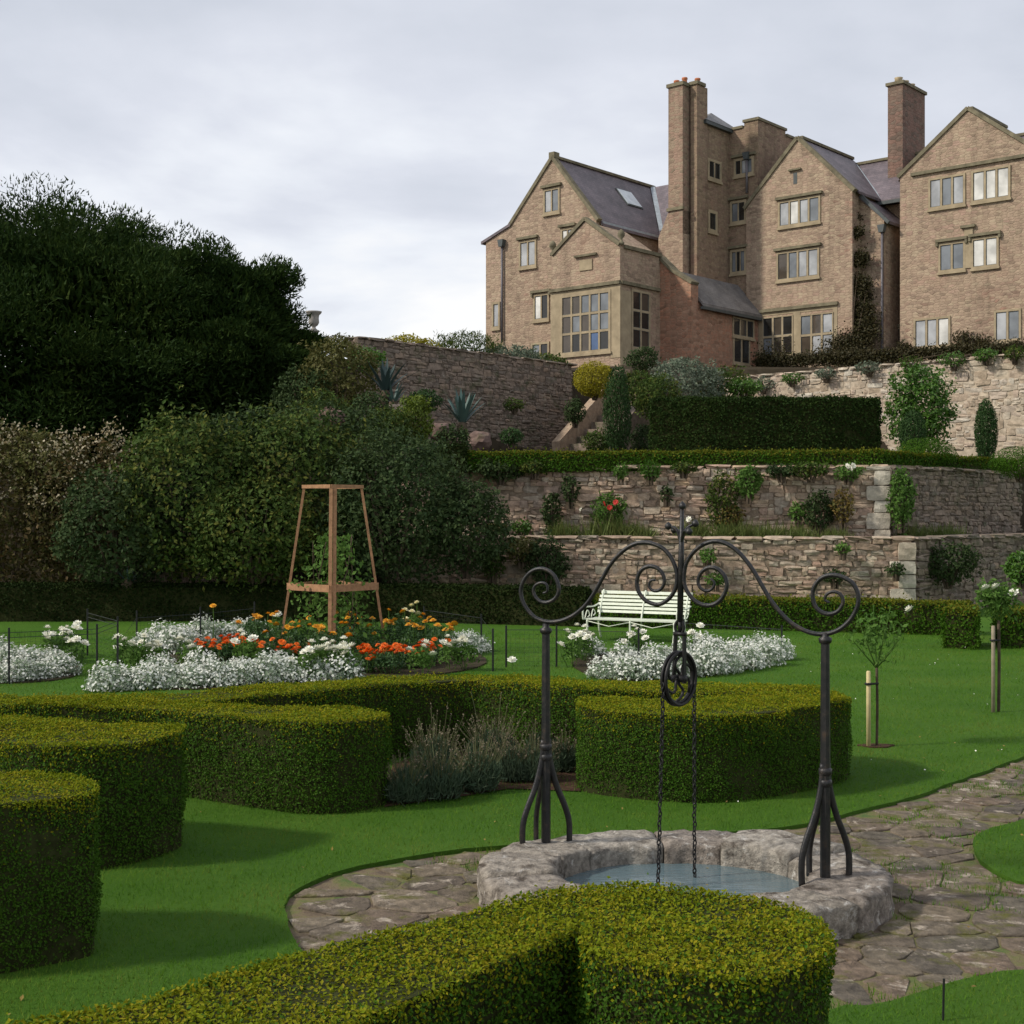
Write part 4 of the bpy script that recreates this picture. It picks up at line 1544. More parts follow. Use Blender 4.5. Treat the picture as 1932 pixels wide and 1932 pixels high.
def chain(p0, p1, label):
    root = empty('chain', p1, 0, label, 'chain', None)
    d = p0 - p1
    n = int(d.length / .0255)
    for k in range(n):
        o = bpy.data.objects.new('link', LINK)
        COL.objects.link(o)
        o.parent = root
        p = d * (k / n)
        o.location = p + Vector((.002 * math.sin(k * 1.7), .002 * math.cos(k * 1.3), 0))
        o.rotation_euler = (random.uniform(-.1, .1), math.atan2(d.x, d.z) + random.uniform(-.1, .1), (math.pi / 2 if k % 2 else 0) + .5 + random.uniform(-.2, .2))
    return root


wl, wr = pc - pa * .150, pc + pa * .150
chain(wl, Vector((wl.x - .03, wl.y, .03)), 'slack left chain falling from the pulley into the water')
chain(wr, Vector((wr.x - .0, wr.y - .02, .03)), 'straight right chain falling from the pulley into the water')


# ================================================================ HEDGES
def T(px, py, z):
    p = G(px, py, z)
    return (p.x, p.y)


HF = .80
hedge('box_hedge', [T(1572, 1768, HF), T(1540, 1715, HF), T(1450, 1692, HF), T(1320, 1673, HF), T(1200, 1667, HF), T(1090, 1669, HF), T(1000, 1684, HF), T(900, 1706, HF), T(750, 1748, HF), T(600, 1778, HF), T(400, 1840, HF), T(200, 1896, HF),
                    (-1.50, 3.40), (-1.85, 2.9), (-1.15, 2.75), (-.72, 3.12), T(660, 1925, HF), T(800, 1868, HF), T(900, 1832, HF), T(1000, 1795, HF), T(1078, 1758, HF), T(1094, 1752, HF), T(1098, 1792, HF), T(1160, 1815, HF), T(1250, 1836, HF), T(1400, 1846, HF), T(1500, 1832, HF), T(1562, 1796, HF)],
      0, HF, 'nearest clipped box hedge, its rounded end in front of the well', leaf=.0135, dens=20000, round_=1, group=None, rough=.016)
HL = .80
hedge('box_hedge', [(-3.6, 6.9), T(0, 1453, HL), T(104, 1457, HL), T(156, 1465, HL), T(190, 1478, HL), T(182, 1490, HL), T(156, 1495, HL), T(78, 1504, HL), T(0, 1514, HL), (-3.1, 5.9)],
      0, HL, 'clipped box hedge end cut by the left photo edge, nearest of the left three', leaf=.0135, dens=18000, round_=2)
HL = .755
hedge('box_hedge', [(-5, 9.3), T(0, 1352, HL), T(190, 1357, HL), T(300, 1365, HL), T(360, 1370, HL), T(330, 1383, HL), T(208, 1404, HL), T(130, 1405, HL), T(26, 1402, HL), T(-40, 1380, HL), (-4.4, 8.2)],
      0, HL, 'middle of the three dark box hedge ends on the left lawn', leaf=.0165, dens=11500, round_=2)
HL = .66
hedge('box_hedge', [T(-60, 1310, HL), T(150, 1316, HL), T(300, 1322, HL), T(400, 1325, HL), T(550, 1331, HL), T(700, 1336, HL), T(742, 1344, HL), T(715, 1355, HL), T(640, 1362, HL), T(550, 1361, HL), T(420, 1348, HL), T(300, 1334, HL), T(150, 1330, HL), T(-60, 1326, HL)],
      0, HL, 'box hedge arm with a rounded end left of the lavender', leaf=.017, dens=11000, round_=2)
hedge('box_hedge', [T(-60, 1302, HL), T(60, 1310, HL), T(200, 1313, HL), T(350, 1303, HL), T(500, 1290, HL), T(700, 1278, HL), T(870, 1269, HL), T(1000, 1276, HL), T(1200, 1283, HL), T(1400, 1288, HL), T(1530, 1294, HL), T(1606, 1308, HL), T(1550, 1313, HL), T(1350, 1303, HL), T(1200, 1301, HL), T(1080, 1298, HL), T(960, 1287, HL), T(880, 1279, HL), T(780, 1286, HL), T(600, 1300, HL), T(420, 1316, HL), T(250, 1327, HL), T(60, 1326, HL), T(-60, 1318, HL)],
      0, HL, 'long V-shaped box hedge running behind the lavender to the flower beds', leaf=.018, dens=9500, round_=1)
hedge('box_hedge', [T(1086, 1324, HL), T(1110, 1317, HL), T(1170, 1313, HL), T(1350, 1311, HL), T(1500, 1308, HL), T(1606, 1311, HL), T(1604, 1318, HL), T(1540, 1330, HL), T(1440, 1342, HL), T(1330, 1348, HL), T(1200, 1343, HL), T(1110, 1335, HL), T(1088, 1330, HL)],
      0, HL, 'right box hedge with a rounded front behind the hanging chains', leaf=.0155, dens=15000, round_=1)
# hedges at the far side of the lawn
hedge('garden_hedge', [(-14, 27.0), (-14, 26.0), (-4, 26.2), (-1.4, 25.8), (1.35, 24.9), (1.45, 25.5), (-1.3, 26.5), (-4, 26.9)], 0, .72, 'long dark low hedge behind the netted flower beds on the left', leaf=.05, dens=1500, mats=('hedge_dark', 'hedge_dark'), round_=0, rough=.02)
hedge('garden_hedge', [(1.5, 25.6), (1.5, 24.9), (4.0, 24.3), (7.6, 23.1), (7.9, 23.6), (4.2, 24.9)], 0, .58, 'low green hedge running right from behind the white bench', leaf=.045, dens=2200, mats=('hedge_far_top', 'hedge_far'), round_=0, rough=.02)
hedge('garden_hedge', [T(1778, 1226, 0), T(1846, 1229, 0), (7.3, 21.6), (6.9, 21.7)], 0, .64, 'short squared hedge end in front of the right return wall', leaf=.045, dens=2400, mats=('hedge_far_top', 'hedge_far'), round_=0, rough=.02)
hedge('garden_hedge', [(7.45, 21.0), (9.8, 20.6), (10.0, 21.3), (7.6, 21.8)], 0, .62, 'hedge continuing off the right edge behind the right standard rose', leaf=.045, dens=2400, mats=('hedge_far_top', 'hedge_far'), round_=0, rough=.02)
# hedges on the terraces
hedge('terrace_hedge', [(-1.0, 31.0), (-1.0, 30.4), C2[0:1] + (29.6,), P2((7.95, 29.6), 7, VDIR), P2((8.4, 30.0), 7, VDIR), (8.25, 30.15)], Z2 - .06, .44, 'low trimmed hedge along the top of the upper garden wall', leaf=.05, dens=2200, mats=('hedge_far_top', 'hedge_far'), round_=0, rough=.02)
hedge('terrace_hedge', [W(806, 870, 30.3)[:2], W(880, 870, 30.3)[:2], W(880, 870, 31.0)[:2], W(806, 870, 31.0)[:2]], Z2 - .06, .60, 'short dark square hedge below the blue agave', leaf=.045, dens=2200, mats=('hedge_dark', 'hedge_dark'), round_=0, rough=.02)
hedge('yew_hedge', [W(1226, 800, 33.6)[:2], W(1658, 800, 33.6)[:2], W(1660, 800, 34.9)[:2], W(1228, 800, 34.9)[:2]], Z2 - .06, 1.92, 'tall dark clipped yew block on the upper terrace', leaf=.062, dens=1400, mats=('yewblock', 'yewblock'), round_=1, rough=.03)

# ================================================================ LAVENDER BED
mb = MB()
bed = [G(725, 1530), G(860, 1512), G(960, 1495), G(1095, 1500), G(1100, 1440), G(900, 1385), G(740, 1450)]
mb.quad([(p.x, p.y, LZ + .008) for p in bed])
tag(mb.build('soil', M['soil']), kind='structure')


def lavender(px, py, h, r, label):
    p = G(px, py)
    p.z = LZ
    root = empty('lavender', p, 0, label, 'lavender', 'lavender bushes between the box hedges')
    n = int(2600 * r / .22)
    a = rng.random(n) * 2 * math.pi
    q = np.sqrt(rng.random(n)) * r
    lean = q / r
    P = np.stack([np.cos(a) * q * .8, np.sin(a) * q * .8, h * rng.random(n) ** .7 * (1 - .45 * lean ** 2) * .85], 1)
    Nn = np.stack([np.cos(a), np.sin(a), np.full(n, .2)], 1)
    foliage('leaves', P, Nn, np.full(n, .075), M['lav_leaf'], root, .13, .5, (0, 0, 1, .55), False)
    m_ = int(95 * r / .22)
    a = rng.random(m_) * 2 * math.pi
    q = np.sqrt(rng.random(m_)) * r * .75
    hh = h * np.where(rng.random(m_) < .06, rng.uniform(1.5, 2.0, m_), rng.uniform(.9, 1.4, m_))
    base = np.stack([np.cos(a) * q * .6, np.sin(a) * q * .6, np.full(m_, h * .4)], 1)
    tip = np.stack([np.cos(a) * q * 1.6, np.sin(a) * q * 1.6, hh], 1) + rng.normal(0, .02, (m_, 3))
    w = .0032
    v = np.stack([base + [-w, 0, 0], base + [w, 0, 0], tip + [w * .6, 0, 0], tip + [-w * .6, 0, 0]], 1).reshape(-1, 3)
    tag(mobj('stalks', np_mesh('stalks', v, np.arange(m_ * 4).reshape(m_, 4)), M['lav_stalk'], root), kind='stuff')
    k3 = np.repeat(tip, 5, 0) - np.repeat((tip - base) / np.linalg.norm(tip - base, axis=1, keepdims=True), 5, 0) * (rng.random(m_ * 5) * .055)[:, None]
    sh_ = foliage('seedheads', k3, rng.normal(0, 1, (m_ * 5, 3)), np.full(m_ * 5, .015), M['lav_head'], root, .6, .5, (0, 0, 1, .5))
    tag(sh_, kind='stuff')
    return root


for i, (px, py, h, r, lb) in enumerate([(765, 1520, .24, .17, 'grey-green lavender mound against the left box hedge'),
                                        (830, 1512, .26, .20, 'dark lavender mound second from the left hedge'),
                                        (900, 1498, .27, .20, 'lavender in the middle of the bed with the tallest pale seedheads'),
                                        (965, 1480, .25, .17, 'lavender beside the patch of bare red soil'),
                                        (1008, 1478, .24, .19, 'green-tinged lavender behind the left well post'),
                                        (1062, 1462, .22, .13, 'small dark lavender tucked against the right box hedge'),
                                        (820, 1470, .30, .22, 'back lavender rising against the dark hedge face'),
                                        (930, 1452, .30, .24, 'back lavender in the angle of the V hedge'),
                                        (1030, 1440, .27, .20, 'back lavender with orange-brown stalks near the lit hedge')]):
    lavender(px, py, h, r, lb)
# lavender tips that reach into the lower right corner
for px, d, lb in ((1790, 4.05, 'dark spiky lavender at the bottom edge under the path'), (1905, 4.1, 'dark spiky lavender in the bottom right corner')):
    root = lavender(px, 1900, .24, .20, lb)
    root.location = ((px - CX) / F * d, d, LZ)
    root.scale = (1, 1, .95)
    root['group'] = 'lavender at the bottom right corner'
p = G(1779, 1935)
mb = MB()
mb.tube([(0, 0, -.05), (.004, 0, .17)], .005, 6)
tag(mb.build('plant_stake', M['netpost'], loc=(p.x, p.y, LZ)), 'thin dark stake standing in the grass at the lower right', 'stake')

# ================================================================ WHITE BENCH
bc = W(1200, 1212, 22.2)
bench = empty('garden_bench', (bc.x, bc.y, LZ), R(-26), 'white slatted garden bench with scrolled iron arms in front of the low hedge', 'bench')
LB = 1.58
bench.scale = (1, 1, .80)
for k in range(5):
    mb = MB()
    y = -.28 + k * .105
    mb.box(-LB / 2, LB / 2, y, y + .085, .415 + .008 * math.cos(k), .44 + .008 * math.cos(k))
    mb.build('seat_slat', M['bench'], bench)
for k in range(6):
    mb = MB()
    z = .53 + k * .075
    y = .26 + (z - .45) * .28 + (max(0, k - 3) ** 2) * .018
    hh = .05 if k < 5 else .06
    mb.prism([(y, z), (y + .02, z - .004), (y + .02 + hh * .3, z + hh), (y + hh * .3, z + hh)], -LB / 2, LB / 2, 'x')
    mb.build('back_slat', M['bench'], bench)
for s in (-LB / 2 + .05, 0, LB / 2 - .05):
    mb = MB()
    mb.tube(catmull([(s, .24, .40), (s, .28, .55), (s, .37, .80), (s, .45, .99)], 4), .016, 6)
    mb.build('back_stay', M['bench'], bench, True)
    mb = MB()
    mb.tube(catmull([(s, .22, .42), (s, .24, .2), (s, .32, 0)], 4), .018, 6)
    mb.build('leg', M['bench'], bench, True)
    mb = MB()
    mb.tube(catmull([(s, -.27, .42), (s, -.27, .2), (s, -.32, 0)], 4), .018, 6)
    mb.build('leg', M['bench'], bench, True)
for s in (-LB / 2 - .01, LB / 2 + .01):
    mb = MB()
    mb.tube(catmull([(s, -.29, .42), (s, -.31, .58), (s, -.27, .66), (s, -.10, .67), (s, .15, .66), (s, .36, .70)], 5), .016, 6)
    mb.tube(catmull([(s, -.22, .44), (s, -.12, .60), (s, -.02, .50), (s, -.10, .46)], 5), .010, 6)
    mb.tube(catmull([(s, .05, .44), (s, .12, .60), (s, .22, .52), (s, .14, .47)], 5), .010, 6)
    mb.build('armrest', M['bench'], bench, True)
for s0, s1 in ((-LB / 2 + .05, 0), (0, LB / 2 - .05)):
    mb = MB()
    mb.tube([(s0, -.27, .40), ((s0 + s1) / 2, -.25, .30), (s1, -.27, .40)], .010, 6)
    mb.build('brace', M['bench'], bench, True)

# ================================================================ WOODEN OBELISK
oc = W(628, 1236, 20.0)
ob = empty('wooden_obelisk', (oc.x, oc.y, LZ), 0, 'tall tapering wooden plant obelisk in the middle of the marigold bed', 'obelisk')
ot, obm, oh = .415, .78, 2.44
corners = [(0, -1), (-1, 0), (1, 0), (0, 1)]
a45 = R(4)
cs = [(c[0] * math.cos(a45) - c[1] * math.sin(a45), c[0] * math.sin(a45) + c[1] * math.cos(a45)) for c in corners]
for k, c in enumerate(cs):
    mb = MB()
    w = .05 if k == 0 else .036
    mb.beam((c[0] * obm, c[1] * obm, -.03), (c[0] * ot, c[1] * ot, oh - .02), w, w, (c[1], -c[0], 0))
    if k == 0:
        mb.beam((c[0] * obm + .055, c[1] * obm + .02, -.03), (c[0] * ot + .055, c[1] * ot + .02, oh - .02), w * .8, w, (c[1], -c[0], 0))
    mb.build('leg', M['cedar'], ob)
for hz, hw in ((oh + .005, .06), (1.0, .10)):
    r_ = obm + (ot - obm) * hz / oh + .02
    for i, j in ((0, 1), (0, 2), (1, 3), (2, 3)):
        mb = MB()
        mb.beam((cs[i][0] * r_, cs[i][1] * r_, hz), (cs[j][0] * r_, cs[j][1] * r_, hz), .035, hw if hz < 2 else .05)
        mb.build('rail', M['cedar'], ob)
# climber inside it
cl = empty('climbing_rose', (oc.x, oc.y, LZ), 0, 'leafy climbing rose growing up inside the wooden obelisk', 'climbing rose')
n = 1500
a = rng.random(n) * 2 * math.pi
z = rng.random(n) ** 1.4 * 1.75
q = (.85 - .32 * z) * np.sqrt(rng.random(n)) * (1 + .3 * np.sin(z * 7 + a * 2))
P = np.stack([np.cos(a) * q, np.sin(a) * q, z], 1)
foliage('leaves', P, np.stack([np.cos(a), np.sin(a), np.full(n, .5)], 1), np.full(n, .085), M['rose_leaf'], cl, .6, .9)
mb = MB()
for k in range(7):
    a = k * 2.4
    mb.tube(catmull([(.1 * math.cos(a), .1 * math.sin(a), -.03), (.35 * math.cos(a), .35 * math.sin(a), .6), (.28 * math.cos(a + .8), .28 * math.sin(a + .8), 1.2), (.3 * math.cos(a + 1.2), .3 * math.sin(a + 1.2), 1.55 + .1 * (k % 3))], 4), .008, 5)
mb.build('stems', M['bark'], cl, True)


# ================================================================ FLOWER BEDS
def bloom_mesh(name, r, petals, layers, mat, cup=.5):
    mb = MB()
    for l in range(layers):
        rr = r * (1 - .28 * l)
        for k in range(petals):
            a = 2 * math.pi * k / petals + l * .5
            da = math.pi / petals * 1.15
            z0, z1 = .1 * r + l * r * .12, r * (cup * .5 + .25 * l)
            mb.quad([(rr * .12 * math.cos(a), rr * .12 * math.sin(a), z0), (rr * .75 * math.cos(a - da), rr * .75 * math.sin(a - da), z1 * .7), (rr * math.cos(a), rr * math.sin(a), z1), (rr * .75 * math.cos(a + da), rr * .75 * math.sin(a + da), z1 * .7)])
    me = mb.mesh(name)
    me.materials.append(M[mat])
    return me


BL = {'white': bloom_mesh('bloom', .072, 7, 3, 'white_petal', .7), 'cream': bloom_mesh('bloom', .058, 7, 3, 'cream_petal', .7), 'yellow': bloom_mesh('bloom', .058, 10, 3, 'yellow_petal', .5),
      'orange': bloom_mesh('bloom', .052, 10, 3, 'orange_petal', .5), 'red': bloom_mesh('bloom', .055, 8, 2, 'red_petal', .5)}


def silver_proto(k):
    root = empty('silver_plant', (0, 0, 0))
    n = 1300
    P, Nn = blob(n, .31, .29, .27, 6, .38, .40, -.25)
    P[:, 2] = np.abs(P[:, 2]) + .01
    foliage('leaves', P, Nn, np.full(n, .046), M['silver'], root, .35, .8, (0, 0, 1, .25))
    P, Nn = blob(460, .33, .31, .31, 6, .38, .16, .05)
    P += rng.normal(0, .018, P.shape)
    P[:, 2] = np.abs(P[:, 2]) + .03
    Nn[:, 2] += .6
    tag(foliage('florets', P, Nn, np.full(460, .036), M['floret'], root, .9, .6), kind='stuff')
    mb = MB()
    for j in range(6):
        a = j * 1.05
        mb.tube([(0, 0, -.02), (.12 * math.cos(a), .12 * math.sin(a), .2)], .006, 4)
    mb.build('stems', M['lav_stalk'], root)
    return root


protos = [silver_proto(k) for k in range(3)]
first = [True, True, True]


def place(protos, first, i, loc, rz, sc, label, group, cat):
    k = i % len(protos)
    if first[k]:
        o = protos[k]
        first[k] = False
        o.location = loc
        o.rotation_euler = (0, 0, rz)
        o.scale = sc if hasattr(sc, '__len__') else (sc, sc, sc)
        tag(o, label, cat, group)
    else:
        o = copy_thing(protos[k], loc, rz, sc, label, group)
        o['category'] = cat
    return o


SILV = {'front': ('silver-leaved bedding plant in the front edging of the central marigold bed', 'silver plants edging the central bed in front',
                  [(205, 1306), (240, 1305), (280, 1303), (320, 1301), (365, 1300), (410, 1298), (455, 1296), (500, 1293), (545, 1291), (590, 1289), (300, 1285), (380, 1282), (450, 1278), (520, 1276), (640, 1287)]),
        'back': ('silver-leaved bedding plant in the far left edging of the central bed', 'silver plants at the back left of the central bed',
                 [(275, 1232), (310, 1226), (345, 1223), (385, 1218), (420, 1214), (455, 1210), (480, 1206), (335, 1236)]),
        'rside': ('silver-leaved bedding plant right of the marigolds beside the netting', 'silver plants at the right end of the central bed', [(865, 1232), (895, 1232), (880, 1238)]),
        'right': ('silver-leaved bedding plant in the bed in front of the white bench', 'silver plants of the right bed',
                  [(1150, 1283), (1195, 1285), (1240, 1284), (1285, 1280), (1325, 1277), (1365, 1272), (1405, 1266), (1440, 1258), (1466, 1248), (1180, 1262), (1235, 1260), (1290, 1257), (1345, 1252), (1395, 1247), (1430, 1242), (1110, 1240), (1330, 1238)]),
        'left': ('silver-leaved bedding plant in the bed cut by the left photo edge', 'silver plants of the left bed',
                 [(5, 1290), (40, 1288), (78, 1284), (112, 1278), (20, 1268), (60, 1266), (95, 1260), (-5, 1250)])}
ORD = 'first second third fourth fifth sixth seventh eighth ninth tenth eleventh twelfth thirteenth fourteenth fifteenth sixteenth seventeenth eighteenth nineteenth twentieth'.split()
i = 0
for key, (lb0, gr, pts) in SILV.items():
    for q_, (px, py) in enumerate(sorted(pts)):
        lb = lb0 + ', ' + ORD[q_] + ' from left'
        p = G(px, py)
        s = random.uniform(.85, 1.12) * (.92 if key != 'back' else 1.05)
        place(protos, first, i, (p.x, p.y, LZ), random.uniform(0, 6.28), (s, s, s * random.uniform(.95, 1.25)), lb, gr, 'bedding plant')
        i += 1


def flower_proto(name, color, n_leaf, r, h, spots, leafmat='flower_leaf', lsize=.05):
    root = empty(name, (0, 0, 0))
    P, Nn = blob(n_leaf, r, r, h * .5, 4, .3, .6, -.5)
    P[:, 2] += h * .45
    foliage('leaves', P, Nn, np.full(n_leaf, lsize), M[leafmat], root, .5, .9)
    mb = MB()
    for x, y, z in spots:
        mb.tube([(x * .3, y * .3, -.02), (x * .9, y * .9, z * .6), (x, y, z)], .005, 4)
    mb.build('stems', M['rose_leaf'], root)
    for x, y, z in spots:
        o = mobj('bloom', BL[color], [], root, (x, y, z))
        o.rotation_euler = (random.uniform(-.2, .6), random.uniform(-.5, .3), random.uniform(0, 6))
        s = random.uniform(.8, 1.2)
        o.scale = (s, s, s)
    return root


def spots(n, r, z0, z1):
    res = []
    for k in range(n):
        a = random.uniform(0, 6.28)
        q = r * math.sqrt(random.random())
        res.append((q * math.cos(a), q * math.sin(a), random.uniform(z0, z1) * (1 - .15 * q / r)))
    return res


MK = {'orange': [flower_proto('marigold', 'orange', 330, .20, .26, spots(8, .24, .24, .33)) for _ in range(2)],
      'yellow': [flower_proto('marigold', 'yellow', 420, .24, .50, spots(4, .26, .40, .62)) for _ in range(3)],
      'white': [flower_proto('rose_bush', 'white', 300, .19, .40, spots(4, .18, .32, .50), 'rose_leaf', .055) for _ in range(3)],
      'cream': [flower_proto('rose_bush', 'cream', 300, .2, .46, spots(3, .16, .46, .62), 'rose_leaf', .055) for _ in range(1)]}
MF = {k: [True] * len(v) for k, v in MK.items()}
FL = [('orange', 'low deep-orange marigold in the left drift behind the silver edging', 'orange marigolds on the left of the central bed', [(392, 1252), (418, 1255), (445, 1253), (470, 1256), (500, 1258), (430, 1248), (535, 1262), (560, 1262)], 'marigold'),
      ('orange', 'low deep-orange marigold in the right drift before the obelisk', 'orange marigolds on the right of the central bed', [(692, 1275), (715, 1270), (742, 1266), (770, 1266), (795, 1264), (735, 1276), (700, 1262), (815, 1258)], 'marigold'),
      ('yellow', 'tall golden marigold around the foot of the wooden obelisk', 'golden marigolds of the central bed', [(490, 1238), (520, 1246), (480, 1226), (560, 1248), (600, 1250), (640, 1246), (655, 1256), (690, 1244), (730, 1238), (770, 1234), (800, 1232), (825, 1240), (835, 1252), (780, 1246), (580, 1234), (540, 1228), (700, 1228), (660, 1234), (750, 1224), (610, 1262)], 'marigold'),
      ('white', 'white-flowered rose in the front of the central bed', 'white roses in the central bed', [(598, 1286), (628, 1287), (655, 1286), (612, 1276), (648, 1274), (465, 1268), (530, 1205), (850, 1268), (880, 1268), (795, 1279), (575, 1290)], 'rose'),
      ('white', 'white-flowered rose at the left tip of the central bed', 'white roses left of the central bed', [(240, 1272), (262, 1276), (300, 1270), (358, 1274)], 'rose'),
      ('white', 'white-flowered rose in the bed at the left edge', 'white roses of the left bed', [(100, 1256), (122, 1252), (136, 1244), (112, 1240), (140, 1270)], 'rose'),
      ('white', 'white-flowered rose in the bed before the bench', 'white roses of the right bed', [(1086, 1246), (1100, 1252), (1080, 1262), (1205, 1240), (1198, 1252), (1300, 1248)], 'rose'),
      ('cream', 'cream-flowered rose standing tall behind the marigolds', 'cream roses of the central bed', [(765, 1222), (785, 1214)], 'rose')]
i = 0
for key, lb0, gr, pts, cat in FL:
    for q_, (px, py) in enumerate(sorted(pts)):
        lb = lb0 + ', ' + ORD[q_] + ' from left'
        p = G(px, py)
        s = random.uniform(.9, 1.12)
        place(MK[key], MF[key], i, (p.x, p.y, LZ), random.uniform(0, 6.28), s, lb, gr, cat)
        i += 1
# bed soil
for pl in ([(190, 1312), (640, 1296), (920, 1268), (915, 1236), (760, 1215), (480, 1200), (250, 1228), (330, 1262)], [(1060, 1250), (1130, 1290), (1260, 1288), (1400, 1272), (1480, 1245), (1340, 1228), (1150, 1232)], [(-60, 1296), (120, 1290), (165, 1268), (110, 1236), (-60, 1240)]):
    mb = MB()
    pp = smooth_poly([tuple(G(*q)[:2]) for q in pl], 2)
    if poly_area(pp) < 0:
        pp = pp[::-1]
    mb.prism([(q[0], q[1]) for q in pp], 0, LZ + .02, 'z')
    tag(mb.build('bed_soil', M['earth']), kind='structure')

# single white blooms on thin stems standing clear of the beds
for px, py, pb, lb in ((146, 1178, 1240, 'single white flower on a tall stem at the left bed'), (966, 1247, 1268, 'lone white flower on the lawn right of the central bed'), (1321, 1182, 1236, 'white flower on a tall stem beside the pulley straps'),
                       (402, 1144, 1225, 'yellow flower on a tall stem against the dark hedge')):
    b_ = G(px, pb)
    t_ = W(px, py, b_.y)
    root = empty('tall_flower', (b_.x, b_.y, LZ), 0, lb, 'flower')
    mb = MB()
    mb.tube([(0, 0, -.02), (.01, 0, (t_.z - LZ) * .6), (0, 0, t_.z - LZ)], .006, 5)
    mb.build('stem', M['rose_leaf'], root)
    o = mobj('bloom', BL['yellow' if px == 402 else 'white'], [], root, (0, 0, t_.z - LZ))
    o.rotation_euler = (.5, 0, 0)


# netting on thin stakes
def net(pts, h, label, zs=None):
    """pts: stakes as (px, py of the foot)"""
    q = [G(*p) for p in pts]
    root = empty('net_fence', (q[0].x, q[0].y, LZ), 0, label, 'netting')
    o0 = q[0]
    for p in q:
        mb = MB()
        mb.tube([(p.x - o0.x, p.y - o0.y, -.05), (p.x - o0.x, p.y - o0.y, h + .06)], .013, 6)
        mb.build('stake', M['netpost'], root)
    mb = MB()
    t_ = .0010
    for a, b_ in zip(q, q[1:]):
        v = b_ - a
        n = int(v.length / .06)
        ux_, uy_ = v.x / v.length, v.y / v.length
        for k in range(n + 1):
            c = a + v * (k / n) - o0
            mb.quad([(c.x - ux_ * t_, c.y - uy_ * t_, .02), (c.x + ux_ * t_, c.y + uy_ * t_, .02), (c.x + ux_ * t_, c.y + uy_ * t_, h), (c.x - ux_ * t_, c.y - uy_ * t_, h)])
        a_, c_ = a - o0, b_ - o0
        zz = .02
        while zz <= h + .001:
            s = .004 if zz + .06 > h else t_
            mb.quad([(a_.x, a_.y, zz - s), (c_.x, c_.y, zz - s), (c_.x, c_.y, zz + s), (a_.x, a_.y, zz + s)])
            zz += .06
    o = mb.build('netting', M['net'], root)
    o['kind'] = 'stuff'
    return root


net([(-70, 1300), (17, 1294), (183, 1284), (222, 1262), (165, 1240)], .62, 'black netting on stakes round the left flower bed')
net([(222, 1300), (258, 1232), (378, 1222), (480, 1208)], .55, 'black netting on stakes along the left of the central bed')
net([(800, 1212), (908, 1232), (930, 1270)], .5, 'black netting on stakes at the right end of the central bed')
net([(955, 1262), (1050, 1262), (1205, 1268)], .5, 'black netting on stakes left of the right flower bed')
net([(1290, 1225), (1475, 1240)], .38, 'low black netting behind the silver plants of the right bed')


# ================================================================ STANDARD ROSES
def standard_rose(px_stake, px_trunk, py_base, py_stake_top, py_fork, crown, d_off, blooms, new, label, n):
    b_ = G(px_trunk, py_base)
    d = b_.y
    s = F / d
    hgt = lambda py: EZ + (CX - py) / F * d - LZ
    root = empty('standard_rose', (b_.x, b_.y, LZ), 0, label, 'rose')
    zf = hgt(py_fork)
    mb = MB()
    mb.tube(catmull([(0, 0, -.03), (.006, 0, zf * .5), (0, 0, zf)], 4), .012 if new else .017, 6)
    mb.build('trunk', M['bark'], root, True)
    cx0, cy0, crx, crz = crown
    ccx = (cx0 - px_trunk) / s
    ccz = hgt(cy0)
    rx, rz = crx / s, crz / s
    mb = MB()
    rs = random.Random(px_trunk)
    for k in range(9):
        a = 2 * math.pi * k / 9
        e = (ccx + rx * .8 * math.cos(a), rx * .7 * math.sin(a), ccz + rs.uniform(-.4, .8) * rz)
        mb.tube(catmull([(0, 0, zf - .01), (e[0] * .45, e[1] * .45, zf + (e[2] - zf) * .4), e], 4), [.008 - .005 * t / 8 for t in range(9)], 5)
    mb.build('branches', M['rose_leaf'], root, True)
    P, Nn = blob(n, rx, rx * .85, rz, 6, .45, .85)
    P += rng.normal(0, rx * .10, P.shape)
    P += np.array([ccx, 0, ccz])
    Nn[:, 2] += .4
    foliage('leaves', P, Nn, np.full(n, .060 if new else .060), M['rose_leaf'], root, .5, .8, None, False, None, None, .1)
    for bx, by in blooms:
        o = mobj('bloom', BL['white'], [], root, ((bx - px_trunk) / s, -rx * .6, hgt(by)))
        o.rotation_euler = (.7, 0, bx)
        o.scale = (.85, .85, .85)
    # stake and tie: the stake is driven beside the rose
    xs = (px_stake - px_trunk) / s
    st_ = empty('tree_stake', (b_.x + xs, b_.y - .03, LZ), 0, label.replace('standard rose', 'stake supporting the standard rose').split(' with ')[0], 'stake')
    zt = hgt(py_stake_top)
    mb = MB()
    mb.lathe([(.020, -.05), (.020, zt - .01), (.014, zt)], 10)
    mb.build('post', M['stake' if new else 'oldstake'], st_, True)
    mb = MB()
    mb.tube([(.026 * math.cos(a), .026 * math.sin(a), zt * .83) for a in np.linspace(0, 2 * math.pi, 12)[:-1]], .011, 5, True)
    mb.tube([(.02, -.01, zt * .83), (-xs + .012, .02, zt * .83)], .010, 5)
    mb.build('tie', M['rubber'], st_, True)
    # bare soil ring
    if not new:
        return
    mb = MB()
    mb.prism([(.15 * math.cos(a) * (1 + .25 * math.sin(3 * a)), .09 * math.sin(a)) for a in np.linspace(0, 2 * math.pi, 16)[:-1]], -.02, .012, 'z')
    tag(mb.build('bare_soil', M['soil'], None, loc=(b_.x, b_.y, LZ)), kind='structure')


